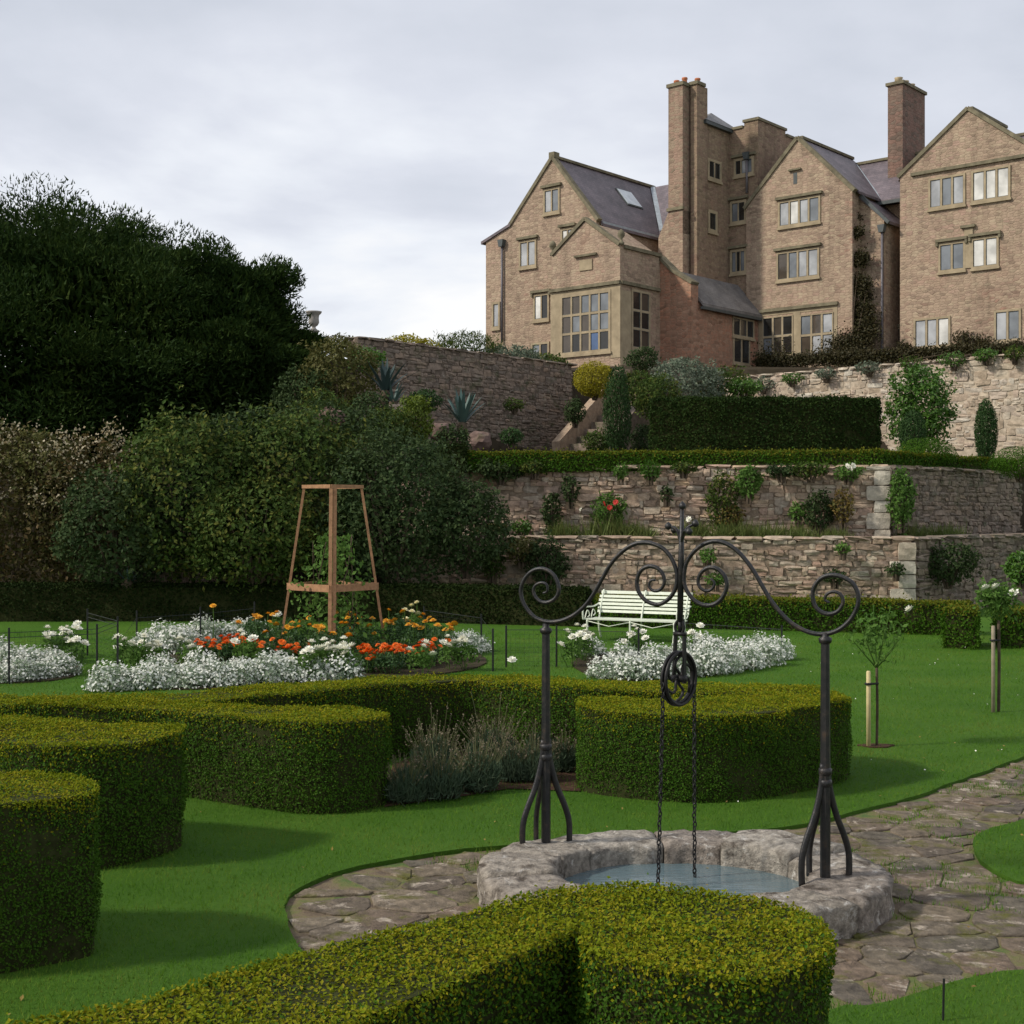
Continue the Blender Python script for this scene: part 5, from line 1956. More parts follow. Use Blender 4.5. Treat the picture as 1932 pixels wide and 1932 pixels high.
standard_rose(1637, 1654, 1413, 1265, 1258, (1650, 1195, 62, 68), 0, [(1707, 1150)], True, 'pale new standard rose with loose leafy shoots by the right well post', 300)
standard_rose(1872, 1884, 1347, 1180, 1170, (1882, 1130, 46, 38), 0, [(1851, 1110), (1870, 1108), (1903, 1118)], False, 'grey-staked standard rose with a round crown and white blooms at far right', 700)


# ================================================================ SHRUBS AND TREES OF THE LEFT BANK
# the great dark yew: trunk, limbs and a crown of many sprays
def big_tree(name, base, centre, rx, ry, rz, puffs, per, label, mat, leaf, seed, cat='tree'):
    rs = np.random.default_rng(seed)
    root = empty(name, base, 0, label, cat)
    c = np.array(centre) - np.array(base)
    mb = MB()
    mb.tube([(0, 0, -.3), (.1, 0, 1.2), (0, .1, c[2] * .8), (0, 0, c[2] + rz * .35)], [.55, .45, .35, .12], 9)
    mb.build('trunk', M['bark'], root, True)
    d = unit(rs.normal(0, 1, (puffs, 3)))
    d[:, 2] = np.where(d[:, 2] < -.8, -d[:, 2], d[:, 2])
    d = unit(d)
    rad = rs.uniform(.72, .97, puffs)
    ctr = d * rad[:, None] * np.array([rx, ry, rz]) + c
    for k in range(12):
        q = ctr[k]
        mb = MB()
        mb.tube(catmull([(0, 0, c[2] * .3 + .1 * k), tuple(q * .5 + np.array([0, 0, .3])), tuple(q)], 4), [.16 - .015 * t for t in range(9)], 6)
        mb.build('limb', M['bark'], root, True)
    Ps, Ns = [], []
    pr = rs.uniform(.09, .19, puffs) * (rx + rz) / 2 * 1.25
    for k in range(puffs):
        dd = unit(rs.normal(0, 1, (per, 3)))
        dd[:, 2] = np.where((dd[:, 2] < -.2) & (rs.random(per) < .6), -dd[:, 2], dd[:, 2])
        q = dd * (rs.random(per) ** .45 * pr[k])[:, None] * np.array([1, 1, .75])
        Ps.append(ctr[k] + q)
        Ns.append(unit(dd + d[k] * .9 + np.array([0, 0, .25])))
    # inner fill so the mass stays closed
    nf = puffs * per // 3
    for f_ in (.90, .76):
        P, Nn = blob(nf // 2, rx * f_, ry * f_, rz * f_, 6, .12, .10)
        Ps.append(P + c)
        Ns.append(Nn)
    P, Nn = np.concatenate(Ps), np.concatenate(Ns)
    # sprays point outwards and up
    n = len(P)
    Tn = unit(Nn + rs.normal(0, .55, (n, 3)) + np.array([0, 0, .15]))
    B = unit(np.cross(Tn, rs.normal(0, 1, (n, 3))))
    s = (leaf * rs.uniform(.6, 1.4, n))[:, None]
    s[puffs * per:] *= 2.2
    v = np.stack([P - Tn * s * .3 - B * s * .18, P - Tn * s * .3 + B * s * .18, P + Tn * s * .75], 1).reshape(-1, 3)
    mobj('crown', np_mesh('crown', v, np.arange(n * 3).reshape(n, 3)), M[mat], root)
    return root


yc = W(95, 800, 38)
big_tree('yew_tree', (yc.x, yc.y, 3.0), (yc.x, yc.y, 4.6), 7.35, 6.0, 5.95, 300, 1200, 'huge dark rounded yew tree at the left edge behind the shrubs', 'yew', .125, 5)
y2 = W(432, 800, 37)
big_tree('yew_tree', (y2.x, y2.y, 3.0), (y2.x, y2.y, 4.4), 2.6, 3.0, 4.75, 110, 1100, 'lower right shoulder of dark yew leaning against the huge rounded yew', 'yew', .12, 6)

# layers of shrubs in front of it
shrub('spreading_tree', 560, 1095, 762, 28.3, 680, 'shrub_dark', 'broad spreading dark small-leaved tree filling the bank behind the obelisk', 16000, .095, cat='tree', amp=.22, depth=1.2)
shrub('clematis_shrub', 170, 1110, 808, 27.6, 260, 'shrub_brown', 'russet shrub covered in cream seed tufts beside the big green shrub', 6000, .10, extra=('seed_tuft', 1500, .06, .25), amp=.3)
shrub('clematis_shrub', 20, 1110, 800, 27.9, 260, 'shrub_brown', 'yellowing tufted shrub cut by the left photo edge', 6000, .10, extra=('seed_tuft', 1100, .06, .25), amp=.3)
shrub('leafy_shrub', 75, 940, 812, 27.5, 160, 'shrub_olive', 'olive foliage mixed into the tufted shrubs at the left edge', 1500, .09, amp=.35)
shrub('leafy_shrub', 370, 1100, 765, 27.0, 330, 'shrub_green', 'large green shrub in the middle left, taller than its neighbours', 9000, .10, amp=.28)
shrub('leafy_shrub', 560, 1085, 770, 27.6, 330, 'shrub_green', 'broad olive-green shrub behind the top of the wooden obelisk', 8500, .10, amp=.28)
shrub('leafy_shrub', 740, 1100, 815, 27.0, 320, 'shrub_dark', 'broad dark green shrub directly right of the wooden obelisk', 8500, .09, amp=.25)
shrub('leafy_shrub', 880, 1080, 900, 26.8, 190, 'shrub_dark', 'dark blue-green shrub spilling before the left end of the lower wall', 4200, .085, amp=.3)
shrub('leafy_shrub', 225, 1110, 880, 26.6, 260, 'shrub_dark', 'dark shaded shrub under the russet seed-tufted shrub', 5000, .10, amp=.25)
shrub('leafy_shrub', 480, 1110, 900, 26.4, 280, 'shrub_green', 'low green shrub left of the obelisk over a low stone wall', 5000, .095, amp=.28)
shrub('leafy_shrub', 640, 790, 640, 33.5, 170, 'shrub_olive', 'olive yellow-green shrub on the bank below the urn', 3200, .10, amp=.3)
shrub('leafy_shrub', 610, 860, 735, 31.5, 150, 'shrub_green', 'green shrub beside the reddish rock', 2200, .09, amp=.3)
shrub('leafy_shrub', 575, 800, 690, 33, 120, 'shrub_dark', 'dark green shrub in the shade of the yew near the urn', 2200, .09, amp=.3)
shrub('leafy_shrub', 690, 700, 655, 35, 80, 'shrub_bright', 'small bright green shrub at the near end of the grey terrace wall', 1200, .08, amp=.3)
shrub('leafy_shrub', 780, 845, 745, 31, 80, 'shrub_lime', 'lime green shrub between the two agaves', 2200, .075, amp=.3)
shrub('leafy_shrub', 735, 850, 770, 30.6, 120, 'shrub_green', 'green shrub under the dark agave', 2200, .085, amp=.3)
shrub('leafy_shrub', 700, 830, 740, 31.5, 90, 'shrub_dark', 'dark shrub left of the dark agave base', 1500, .085, amp=.3)
shrub('leafy_shrub', 800, 775, 735, 34.5, 70, 'conifer', 'small dark green bush against the grey wall right of the dark agave', 900, .08, amp=.3)
shrub('leafy_shrub', 855, 872, 800, 32, 70, 'shrub_dark', 'small dark bush below the blue agave', 900, .08, amp=.3)
shrub('leafy_shrub', 965, 838, 808, 36, 50, 'conifer', 'small dark bush at the foot of the grey wall', 700, .07)
shrub('leafy_shrub', 970, 775, 750, 42, 44, 'shrub_green', 'small plant rooted halfway up the grey wall', 500, .07)


def agave(px, py_base, py_top, d, n, mat, label, spread=.5):
    b_ = W(px, py_base, d)
    h = W(px, py_top, d).z - b_.z
    root = empty('agave', b_, 0, label, 'agave')
    rs = random.Random(px)
    for k in range(n):
        a = 2 * math.pi * k / n * 2.6 + rs.uniform(-.2, .2)
        t = k / n
        ln = h * rs.uniform(.8, 1.05)
        lean = .15 + spread * (1 - t) * 1.1
        w = h * .055
        pts = []
        for s in np.linspace(0, 1, 6):
            r_ = ln * s * math.sin(lean) * (1 + .25 * s)
            z_ = ln * s * math.cos(lean) - ln * .12 * s * s * (1 - t)
            ww = w * (0.8 + .7 * math.sin(s * 2.4)) * (1 - s) ** .6 + .004
            pts.append((r_, z_, ww))
        mb = MB()
        ca, sa = math.cos(a), math.sin(a)
        i = 0
        for r_, z_, ww in pts:
            mb.v += [(r_ * ca - ww * sa, r_ * sa + ww * ca, z_ + ww * .35), (r_ * ca, r_ * sa, z_), (r_ * ca + ww * sa, r_ * sa - ww * ca, z_ + ww * .35)]
        for q in range(len(pts) - 1):
            for e in (0, 1):
                mb.f.append((q * 3 + e, q * 3 + e + 1, q * 3 + 3 + e + 1, q * 3 + 3 + e))
        mb.build('leaf', M[mat], root, True)
    mb = MB()
    mb.lathe([(.10, -.35), (.13, 0), (.06, .15)], 8)
    mb.build('stem', M['bark'], root, True)


agave(727, 745, 672, 33.0, 20, 'agavedark', 'tall dark agave standing against the near end of the grey wall', .55)
agave(872, 805, 727, 33.5, 22, 'agave', 'blue-grey agave in front of the grey terrace wall', .5)
agave(742, 765, 715, 32.8, 12, 'agave', 'smaller green-grey agave at the foot of the dark agave', .75)
agave(240, 1104, 1068, 26.3, 16, 'agave', 'low blue-green spiky plant behind the left hedge', .9)

# the low reddish wall behind the left hedge
rubble_wall('low_wall', (-5.0, 26.9), (-1, .03), 3.2, 0.3, 1.02, .35, 'short low reddish stone wall behind the left dark hedge', 'darkstone', .14, .3, zstone=.35)

# urn on its pedestal at the brow of the bank
uc = W(592, 642, 43)
ur = empty('urn', uc, 0, 'white stone urn with a broad rim beside the dark yew crown', 'urn')
s_ = 37 / F
mb = MB()
mb.lathe([(10 * s_, 0), (10 * s_, 18 * s_), (12 * s_, 19 * s_), (12 * s_, 22 * s_)], 8)
mb.build('pedestal', M['urn'], ur)
mb = MB()
mb.lathe([(9 * s_, 22 * s_), (5 * s_, 26 * s_), (4 * s_, 29 * s_), (9 * s_, 33 * s_), (12 * s_, 39 * s_), (11 * s_, 48 * s_), (12 * s_, 55 * s_), (17 * s_, 60 * s_), (18 * s_, 63 * s_), (14 * s_, 63 * s_), (9 * s_, 56 * s_)], 18)
mb.build('bowl', M['urn'], ur, True)

# on top of the grey wall and against the house
shrub('wall_shrub', 770, 668, 634, 44, 110, 'gold', 'yellow-green low hedge seen over the grey terrace wall', 1500, .09, amp=.2)
shrub('wall_shrub', 875, 690, 628, 45, 150, 'shrub_green', 'feathery green shrub over the grey terrace wall beside the house corner', 3000, .12, amp=.35, up=(0, 0, 1, .5), aspect=.25)
shrub('wall_shrub', 960, 700, 652, 45.5, 150, 'shrub_silver', 'grey-green trailing shrub on the grey wall under the house', 2600, .10, amp=.3)
shrub('wall_shrub', 1030, 703, 668, 46, 90, 'shrub_green', 'low green plant where the grey wall meets the steps', 1400, .09, amp=.3)
shrub('wall_shrub', 640, 665, 630, 42, 60, 'shrub_olive', 'small olive plant right of the urn', 900, .08)
shrub('wall_shrub', 690, 662, 640, 41, 60, 'shrub_green', 'small green tuft on the near end of the grey wall', 700, .08)

shrub('wall_shrub', 1085, 800, 752, 41.5, 46, 'shrub_dark', 'dark plant growing over the parapet of the steps', 1100, .07)
shrub('leafy_shrub', 1128, 860, 812, 38, 60, 'shrub_green', 'low green plant at the foot of the steps', 1300, .07)
shrub('leafy_shrub', 1210, 862, 800, 37.5, 44, 'shrub_dark', 'dark plant between the conifer and the yew block foot', 1100, .07)
# ---------------------------------------------------------------- upper terrace planting
shrub('golden_shrub', 1122, 748, 683, 42, 82, 'gold', 'rounded golden yellow shrub below the big bay window', 6000, .06, amp=.08)
shrub('columnar_conifer', 1165, 862, 690, 37, 58, 'conifer', 'narrow upright green conifer left of the tall yew block', 8000, .07, amp=.15, up=(0, 0, 1, .6), aspect=.35)
shrub('leafy_shrub', 1205, 770, 700, 40, 80, 'shrub_green', 'green shrub between the conifer and the tall yew block', 1800, .08)
shrub('leafy_shrub', 1213, 700, 655, 44, 70, 'shrub_dark', 'dark evergreen bush at the foot of the bay window side', 1300, .08)
shrub('silver_shrub', 1290, 790, 676, 41, 170, 'shrub_silver', 'large grey-green shrub above the left end of the tall yew block', 7000, .085, amp=.2)
shrub('silver_shrub', 1370, 790, 690, 41.5, 120, 'shrub_green', 'mid-green shrub above the middle of the tall yew block', 2800, .085, amp=.25)
shrub('leafy_shrub', 1240, 790, 705, 39, 100, 'shrub_green', 'fresh green bush just above the left corner of the tall yew block', 2400, .08, amp=.25)
shrub('leafy_shrub', 1405, 745, 715, 41, 80, 'shrub_bright', 'small bright green plants at the left end of the pale wall', 900, .08, amp=.3)
shrub('round_shrub', 1735, 850, 690, 35.5, 140, 'shrub_bright', 'big rounded bright green shrub against the pale terrace wall', 5200, .10, amp=.42)
shrub('columnar_conifer', 1860, 875, 755, 34.0, 44, 'conifer', 'slim dark green conifer before the pale wall at far right', 6500, .06, amp=.10, up=(0, 0, 1, .6), aspect=.35)
shrub('columnar_conifer', 1722, 865, 775, 33.8, 58, 'conifer', 'short bluish conifer at the foot of the big round shrub', 4500, .06, amp=.12, up=(0, 0, 1, .6), aspect=.35)
shrub('clipped_dome', 1745, 885, 826, 32.2, 125, 'hedge_far', 'clipped green dome right of the tall yew block', 9000, .035, amp=.04, tilt=.4)
shrub('clipped_dome', 1925, 900, 842, 31.4, 120, 'hedge_far', 'clipped green dome cut by the right photo edge', 8000, .035, amp=.04, tilt=.4)
# plants hanging along the top of the pale wall
for k, (px, py, w, h, mt, lb) in enumerate([(1440, 722, 60, 24, 'shrub_silver', 'grey trailing plant at the left end of the pale wall top'), (1495, 712, 50, 18, 'shrub_bright', 'green tuft near the left of the pale wall top'), (1560, 704, 50, 18, 'shrub_silver', 'grey-white rock plant in the middle of the pale wall top'),
                                             (1640, 692, 60, 20, 'shrub_silver', 'pale rock plant on the pale wall left of the round shrub'), (1720, 684, 54, 26, 'shrub_green', 'green plant spilling over the pale wall above the round shrub'), (1800, 676, 60, 26, 'shrub_bright', 'bright green plant spilling over the pale wall at right'),
                                             (1860, 668, 54, 22, 'shrub_bright', 'bright tuft on the pale wall above the slim conifer'), (1915, 664, 50, 26, 'shrub_green', 'green plant on the pale wall at the right photo edge')]):
    # depth along the pale terrace wall at this pixel
    kx = (px - CX) / F
    t_ = (TW[0] - kx * TW[1]) / (0.756 - kx * -0.655)
    dd_ = TW[1] + t_ * .655 - .15
    shrub('wall_plant', px, py + h * .6, py - h * .5, dd_, w, mt, lb, 420, .075, cat='plant', group='plants along the top of the pale terrace wall', amp=.3)

# climbers and tufts on the two garden walls
def on_wall(C, px, off=.25):
    kx = (px - CX) / F
    t_ = (C[0] - kx * C[1]) / (0.985 + kx * 0.172)
    return C[1] + t_ * 0.172 - off


for px, py0, py1, w, mt, n, lb in [(1040, 1008, 930, 46, 'shrub_dark', 700, 'dark climber on the upper wall above the left iron scroll'), (1150, 1000, 930, 84, 'rose_leaf', 800, 'climbing rose with red blooms on the upper wall'),
                                    (1075, 950, 890, 40, 'shrub_dark', 400, 'thin climber near the top of the upper wall'), (1362, 1005, 885, 70, 'shrub_green', 1000, 'climber on the upper wall just right of the iron finial'), (1412, 940, 878, 56, 'rose_leaf', 900, 'green climber hanging from the top of the upper wall'),
                                    (1380, 1000, 950, 60, 'autumn', 400, 'brown-leaved climber right of the iron finial'), (1548, 1000, 925, 76, 'shrub_dark', 900, 'dark climber in the middle right of the upper wall'), (1590, 990, 920, 54, 'autumn', 420, 'russet climber beside the pale quoins'),
                                    (1506, 985, 945, 44, 'rose_leaf', 380, 'small light green climber low on the upper wall'), (1258, 945, 915, 26, 'shrub_dark', 150, 'small tuft in the upper wall left of the finial'),
                                    (945, 905, 870, 110, 'shrub_dark', 900, 'dark trailing plants at the left end of the upper wall top'), (1010, 895, 868, 60, 'shrub_green', 420, 'trailing plant on the upper wall top'), (1226, 905, 868, 44, 'shrub_bright', 380, 'bright green tuft hanging from the upper wall top'),
                                    (1171, 905, 872, 30, 'rose_leaf', 250, 'green tuft left of the bright one on the upper wall top'), (1290, 892, 870, 60, 'shrub_green', 350, 'low plants on the upper wall top above the finial'), (1475, 900, 875, 70, 'shrub_dark', 550, 'dark plant on the upper wall top right of the hanging climber'),
                                    (1530, 900, 872, 80, 'shrub_green', 600, 'green plant on the upper wall top before the quoins'), (1600, 905, 875, 60, 'rose_leaf', 450, 'white-flowering plant on the upper wall top at the quoins'),
                                    (930, 1008, 985, 70, 'shrub_olive', 450, 'olive tuft at the foot of the upper wall, left'), (985, 1010, 980, 50, 'shrub_bright', 300, 'bright tuft at the foot of the upper wall, left')]:
    shrub('wall_climber', px, py0, py1, on_wall(C2, px), w, mt, lb, n, .075, cat='climber', depth=.16, amp=.4)
for px, py, d, lb in ((1162, 948, 30.4, 'rightmost red rose bloom of the three on the upper wall'), (1150, 958, 30.4, 'lowest red rose bloom of the three on the upper wall'), (1139, 951, 30.4, 'leftmost red rose bloom of the three on the upper wall')):
    o = mobj('red_rose', BL['red'], [], None, W(px, py, on_wall(C2, px, .5)), (1.2, 0, px))
    o.scale = (1.3, 1.3, 1.3)
    tag(o, lb, 'flower', 'red roses on the upper wall')
for px, py, lb in ((1604, 884, 'lowest white rose of the three beside the pale quoins'), (1609, 879, 'right white rose of the three beside the pale quoins'), (1598, 880, 'left white rose of the three beside the pale quoins'), (1300, 980, 'single white rose on the upper wall behind the iron finial'), (1098, 962, 'single white rose on the upper wall left of the red ones')):
    o = mobj('white_rose', BL['white'], [], None, W(px, py, on_wall(C2, px, .5)), (1.2, 0, px))
    tag(o, lb, 'flower', 'white roses on the upper wall')


def grass_tuft(px, py0, py1, d, w, label, mat='tallgrass', n=500):
    b_ = W(px, py0, d)
    h = W(px, py1, d).z - b_.z
    root = empty('grass_tuft', b_, 0, label, 'tuft')
    r_ = w / 2 / F * d
    P = np.stack([rng.normal(0, r_ * .5, n), rng.normal(0, .12, n), np.zeros(n)], 1)
    tag(foliage('blades', P, np.tile([[0, -1, .3]], (n, 1)), h * rng.uniform(.6, 1.25, n), M[mat], root, .06, .9, (0, 0, 1, .62), True), kind='stuff')
    return root


for px, py0, py1, w, lb in [(1150, 1012, 978, 100, 'tuft of tall grass at the foot of the upper wall under the red roses'), (1205, 1012, 990, 60, 'yellowing grass tuft at the foot of the upper wall'), (1385, 1014, 982, 110, 'long green grass at the foot of the upper wall right of the finial'), (1455, 1014, 990, 70, 'short green grass under the bare patch of the upper wall'),
                             (1510, 1016, 992, 50, 'bluish grass tuft under the dark climber'), (1575, 1016, 996, 60, 'yellow grass tuft under the russet climber'), (1720, 1016, 990, 80, 'yellow-green grass at the foot of the pale quoins'), (1780, 1018, 990, 80, 'green grass along the foot of the shaded return wall'), (1310, 1012, 985, 60, 'dry yellow grass behind the iron finial'), (1060, 1014, 985, 60, 'yellow flowering tuft left of the red roses')]:
    grass_tuft(px, py0, py1, on_wall(C2, px, .5) if px < 1680 else 29.5, w, lb)

for px, py0, py1, w, mt, n, lb in [(1032, 1112, 1012, 90, 'shrub_dark', 1500, 'dark shrub leaning on the lower wall above the left scroll'), (985, 1060, 1010, 70, 'shrub_olive', 700, 'olive shrub at the left end of the lower wall'),
                                    (930, 1090, 1030, 60, 'shrub_green', 600, 'light green shrub before the left end of the lower wall'), (1335, 1060, 1035, 34, 'rose_leaf', 220, 'small green plant on the lower wall in the right inner scroll'), (1350, 1105, 1080, 40, 'rose_leaf', 220, 'small plant low on the lower wall in the right inner scroll'),
                                    (1575, 1100, 1075, 50, 'shrub_dark', 260, 'dark plant low on the lower wall behind the right outer scroll'), (1690, 1085, 1060, 40, 'shrub_dark', 200, 'small dark plant beside the big corner stones'), (1590, 1045, 1025, 30, 'rose_leaf', 150, 'small tuft high on the lower wall')]:
    shrub('wall_climber', px, py0, py1, on_wall(C1, px), w, mt, lb, n, .07, cat='climber', depth=.2, amp=.4)
shrub('wall_climber', 1790, 1100, 1025, 27.6, 130, 'shrub_dark', 'dark creeping plant over the shaded lower return wall', 1500, .075, cat='climber', depth=.25, amp=.4)
shrub('leafy_shrub', 1925, 1100, 1040, 26.5, 60, 'shrub_bright', 'bright green bush at the right photo edge behind the far rose', 900, .08)
shrub('wall_climber', 1700, 995, 880, 29.0, 60, 'rose_leaf', 'tall green climber in the shade right of the pale quoins', 1500, .075, cat='climber', depth=.2, amp=.35)


# ================================================================ THE MANOR HOUSE
# local axes: a along the front (rightwards, towards the camera), b back into the house, z up from the terrace
D0 = 58.0
HO = Vector(((1170 - CX) / F * D0, D0, 8.4))
HU, HV = Vector((.756, -.655)).normalized(), Vector((.655, .756)).normalized()
house = empty('manor_house', HO, math.atan2(HU.y, HU.x), 'big rambling stone manor house with gables and chimneys above the terraces', 'house')


def fr(b_, px, py=None):
    """a (and z) on the front-parallel plane b"""
    k = (px - CX) / F
    ox, oy = HO.x + b_ * HV.x, HO.y + b_ * HV.y
    a = (k * oy - ox) / (HU.x - k * HU.y)
    y = oy + a * HU.y
    return a if py is None else (a, EZ + (CX - py) / F * y - HO.z)


def sd(a, px, py=None):
    """b (and z) on the side plane a"""
    k = (px - CX) / F
    ox, oy = HO.x + a * HU.x, HO.y + a * HU.y
    b_ = (k * oy - ox) / (HV.x - k * HV.y)
    y = oy + b_ * HV.y
    return b_ if py is None else (b_, EZ + (CX - py) / F * y - HO.z)


def wall_block(poly, b0, b1, mat='house'):
    mb = MB()
    mb.prism(poly, b0, b1, 'y')
    return mb.build('wall', M[mat], house)


def roof_gable(aL, zL, aR, zR, aP, zP, b0, b1, mat='slate', th=.14, over=.22):
    """two slopes with ridge along b"""
    for (ae, ze) in ((aL, zL), (aR, zR)):
        s = (zP - ze) / (aP - ae)
        ao = ae + (over if ae > aP else -over)
        zo = ze + s * (ao - ae)
        mb = MB()
        mb.prism([(ao, zo + .02), (aP, zP + .02), (aP, zP + th), (ao, zo + th)], b0, b1, 'y')
        mb.build('roof', M[mat], house)
    mb = MB()
    mb.beam((aP, b0, zP + th + .03), (aP, b1, zP + th + .03), .22, .12)
    mb.build('ridge_tiles', M['coping'], house)


def coping(pts, b0, w=.30, h=.16, mat='coping'):
    """coping along a gable, standing proud of the wall face at b0"""
    for (a0, z0), (a1, z1) in zip(pts, pts[1:]):
        mb = MB()
        mb.beam((a0, b0 + w / 2 - .07, z0 + h * .35), (a1, b0 + w / 2 - .07, z1 + h * .35), w, h)
        mb.build('coping', M[mat], house)


def window(plane, c, x0, x1, y0, y1, nx, ny, mats, hood=True, sur=.09, tall=None, ext=0.0):
    """stone-mullioned window on a plane; panes left to right, top to bottom"""
    xm = (x0 + x1) / 2
    f = fr if plane == 'F' else sd
    s0, s1 = f(c, x0), f(c, x1)
    zt, zb = f(c, xm, y0)[1], f(c, xm, y1)[1]
    fx = (lambda s, o, z: (s, c - o, z)) if plane == 'F' else (lambda s, o, z: (c + o, s, z))

    def bx(mb, sa, sb, za, zb_, o0, o1):
        p = [fx(sa, o0, za), fx(sb, o1, zb_)]
        xs, ys, zs = sorted((p[0][0], p[1][0])), sorted((p[0][1], p[1][1])), sorted((p[0][2], p[1][2]))
        mb.box(xs[0], xs[1], ys[0], ys[1], zs[0], zs[1])
    mb = MB()
    bx(mb, s0 - sur, s0, zb - sur, zt + sur, -.05, .055)
    bx(mb, s1, s1 + sur, zb - sur, zt + sur, -.05, .055)
    bx(mb, s0, s1, zt, zt + sur, -.05, .052)
    bx(mb, s0, s1, zb - sur, zb, -.05, .052)
    bx(mb, s0 - sur - .04, s1 + sur + .04, zb - sur - .10, zb - sur, -.05, .10)
    w = mb.build('window', M['ashlar'], house)
    mw = min(.10, (s1 - s0) / nx * .18)
    for i in range(1, nx):
        m_ = MB()
        s = s0 + (s1 - s0) * i / nx
        bx(m_, s - mw / 2, s + mw / 2, zb, zt, -.05, .045)
        m_.build('mullion', M['ashlar'], w)
    ch = (zt - zb) / ny
    for j in range(1, ny):
        m_ = MB()
        z = zt - ch * j
        bx(m_, s0, s1, z - .05, z + .05, -.05, .040)
        m_.build('transom', M['ashlar'], w)
    for j in range(ny):
        for i in range(nx):
            mt = mats[(j * nx + i) % len(mats)]
            m_ = MB()
            sa, sb = s0 + (s1 - s0) * i / nx, s0 + (s1 - s0) * (i + 1) / nx
            bx(m_, sa + mw / 2 * (i > 0), sb - mw / 2 * (i < nx - 1), zt - ch * (j + 1) + .05 * (j < ny - 1), zt - ch * j - .05 * (j > 0), -.045, .008)
            p_ = m_.build('pane', M[mt], w)
            # dark iron casement and a leaded bar
            m_ = MB()
            e = .022
            a_, b__ = sa + mw / 2 * (i > 0), sb - mw / 2 * (i < nx - 1)
            z1_, z0_ = zt - ch * j - .05 * (j > 0), zt - ch * (j + 1) + .05 * (j < ny - 1)
            for q in ((a_, a_ + e, z0_, z1_), (b__ - e, b__, z0_, z1_), (a_ + e, b__ - e, z1_ - e, z1_), (a_ + e, b__ - e, z0_, z0_ + e)):
                bx(m_, q[0], q[1], q[2], q[3], .008, .022)
            m_.build('casement', M['gutter'], w)
    if hood:
        m_ = MB()
        bx(m_, s0 - sur - .10, s1 + sur + .10, zt + sur + .05, zt + sur + .17, -.05, .15)
        if hood != 'flat':
            bx(m_, s0 - sur - .10, s0 - sur, zt + sur - .12, zt + sur + .05, -.05, .13)
            bx(m_, s1 + sur, s1 + sur + .10, zt + sur - .12, zt + sur + .05, -.05, .13)
        m_.build('hood_mould', M['coping'], house)
    return w


def string_course(plane, c, x0, x1, py0, name='string_course', h=.14, p=.12, mat='coping'):
    f = fr if plane == 'F' else sd
    z = f(c, (x0 + x1) / 2, py0)[1]
    s0, s1 = sorted((f(c, x0), f(c, x1)))
    mb = MB()
    if plane == 'F':
        mb.box(s0, s1, c - p, c + .03, z - h / 2, z + h / 2)
    else:
        mb.box(c - .03, c + p, s0, s1, z - h / 2, z + h / 2)
    mb.build(name, M[mat], house)


def pipe(a, b_, z0, z1, r_=.055):
    mb = MB()
    mb.tube([(a, b_, z0), (a, b_, z1)], r_, 8)
    mb.build('downpipe', M['pipe'], house, True)
    mb = MB()
    mb.prism([(a - .10, z1 - .05), (a + .10, z1 - .05), (a + .17, z1 + .28), (a - .17, z1 + .28)], b_ - .14, b_ + .12, 'y')
    mb.build('hopper', M['gutter'], house)


G0 = -1.2     # walls run down behind the planting
ZR = 9.68     # main ridge

# --- left wing
LW = [(-8.95, G0), (-2.41, G0), (-2.41, 6.55), (-4.91, 9.62), (-7.42, 6.95), (-8.95, 6.42)]
wall_block(LW, 1.5, 12.5)
roof_gable(-7.42, 6.95, -2.41, 6.55, -4.91, 9.62, 1.72, 9.45)
mb = MB()
mb.prism([(-9.2, 6.34), (-7.38, 6.97), (-7.38, 7.10), (-9.2, 6.47)], 1.42, 12.4, 'y')
mb.build('roof', M['slate'], house)
coping([(-7.50, 6.92), (-4.91, 9.70), (-2.30, 6.50)], 1.5)
mb = MB()
mb.box(-5.07, -4.75, 1.44, 1.82, 9.72, 9.98)
mb.build('apex_stone', M['coping'], house)
mb = MB()
mb.box(-2.33, -2.2, 1.75, 9.0, 6.38, 6.52)
mb.build('gutter', M['lead'], house)
pipe(fr(1.4, 947), 1.40, 1.6, 6.1)
window('F', 1.5, 1029, 1054, 359, 399, 2, 1, ['g_pale', 'g_grey'], 'flat')
window('F', 1.5, 983, 1010, 457, 501, 2, 1, ['g_pale', 'g_pale'], 'flat')
window('F', 1.5, 1062, 1081, 434, 464, 2, 1, ['g_white', 'g_pale'], 'flat')
window('F', 1.5, 1010, 1034, 558, 601, 2, 1, ['g_white', 'g_dark'], True)
window('F', 1.5, 932, 941, 574, 616, 1, 1, ['g_pale'], False, .1)
window('F', 1.5, 1006, 1034, 650, 672, 2, 1, ['g_grey', 'g_dark'], False, .1)
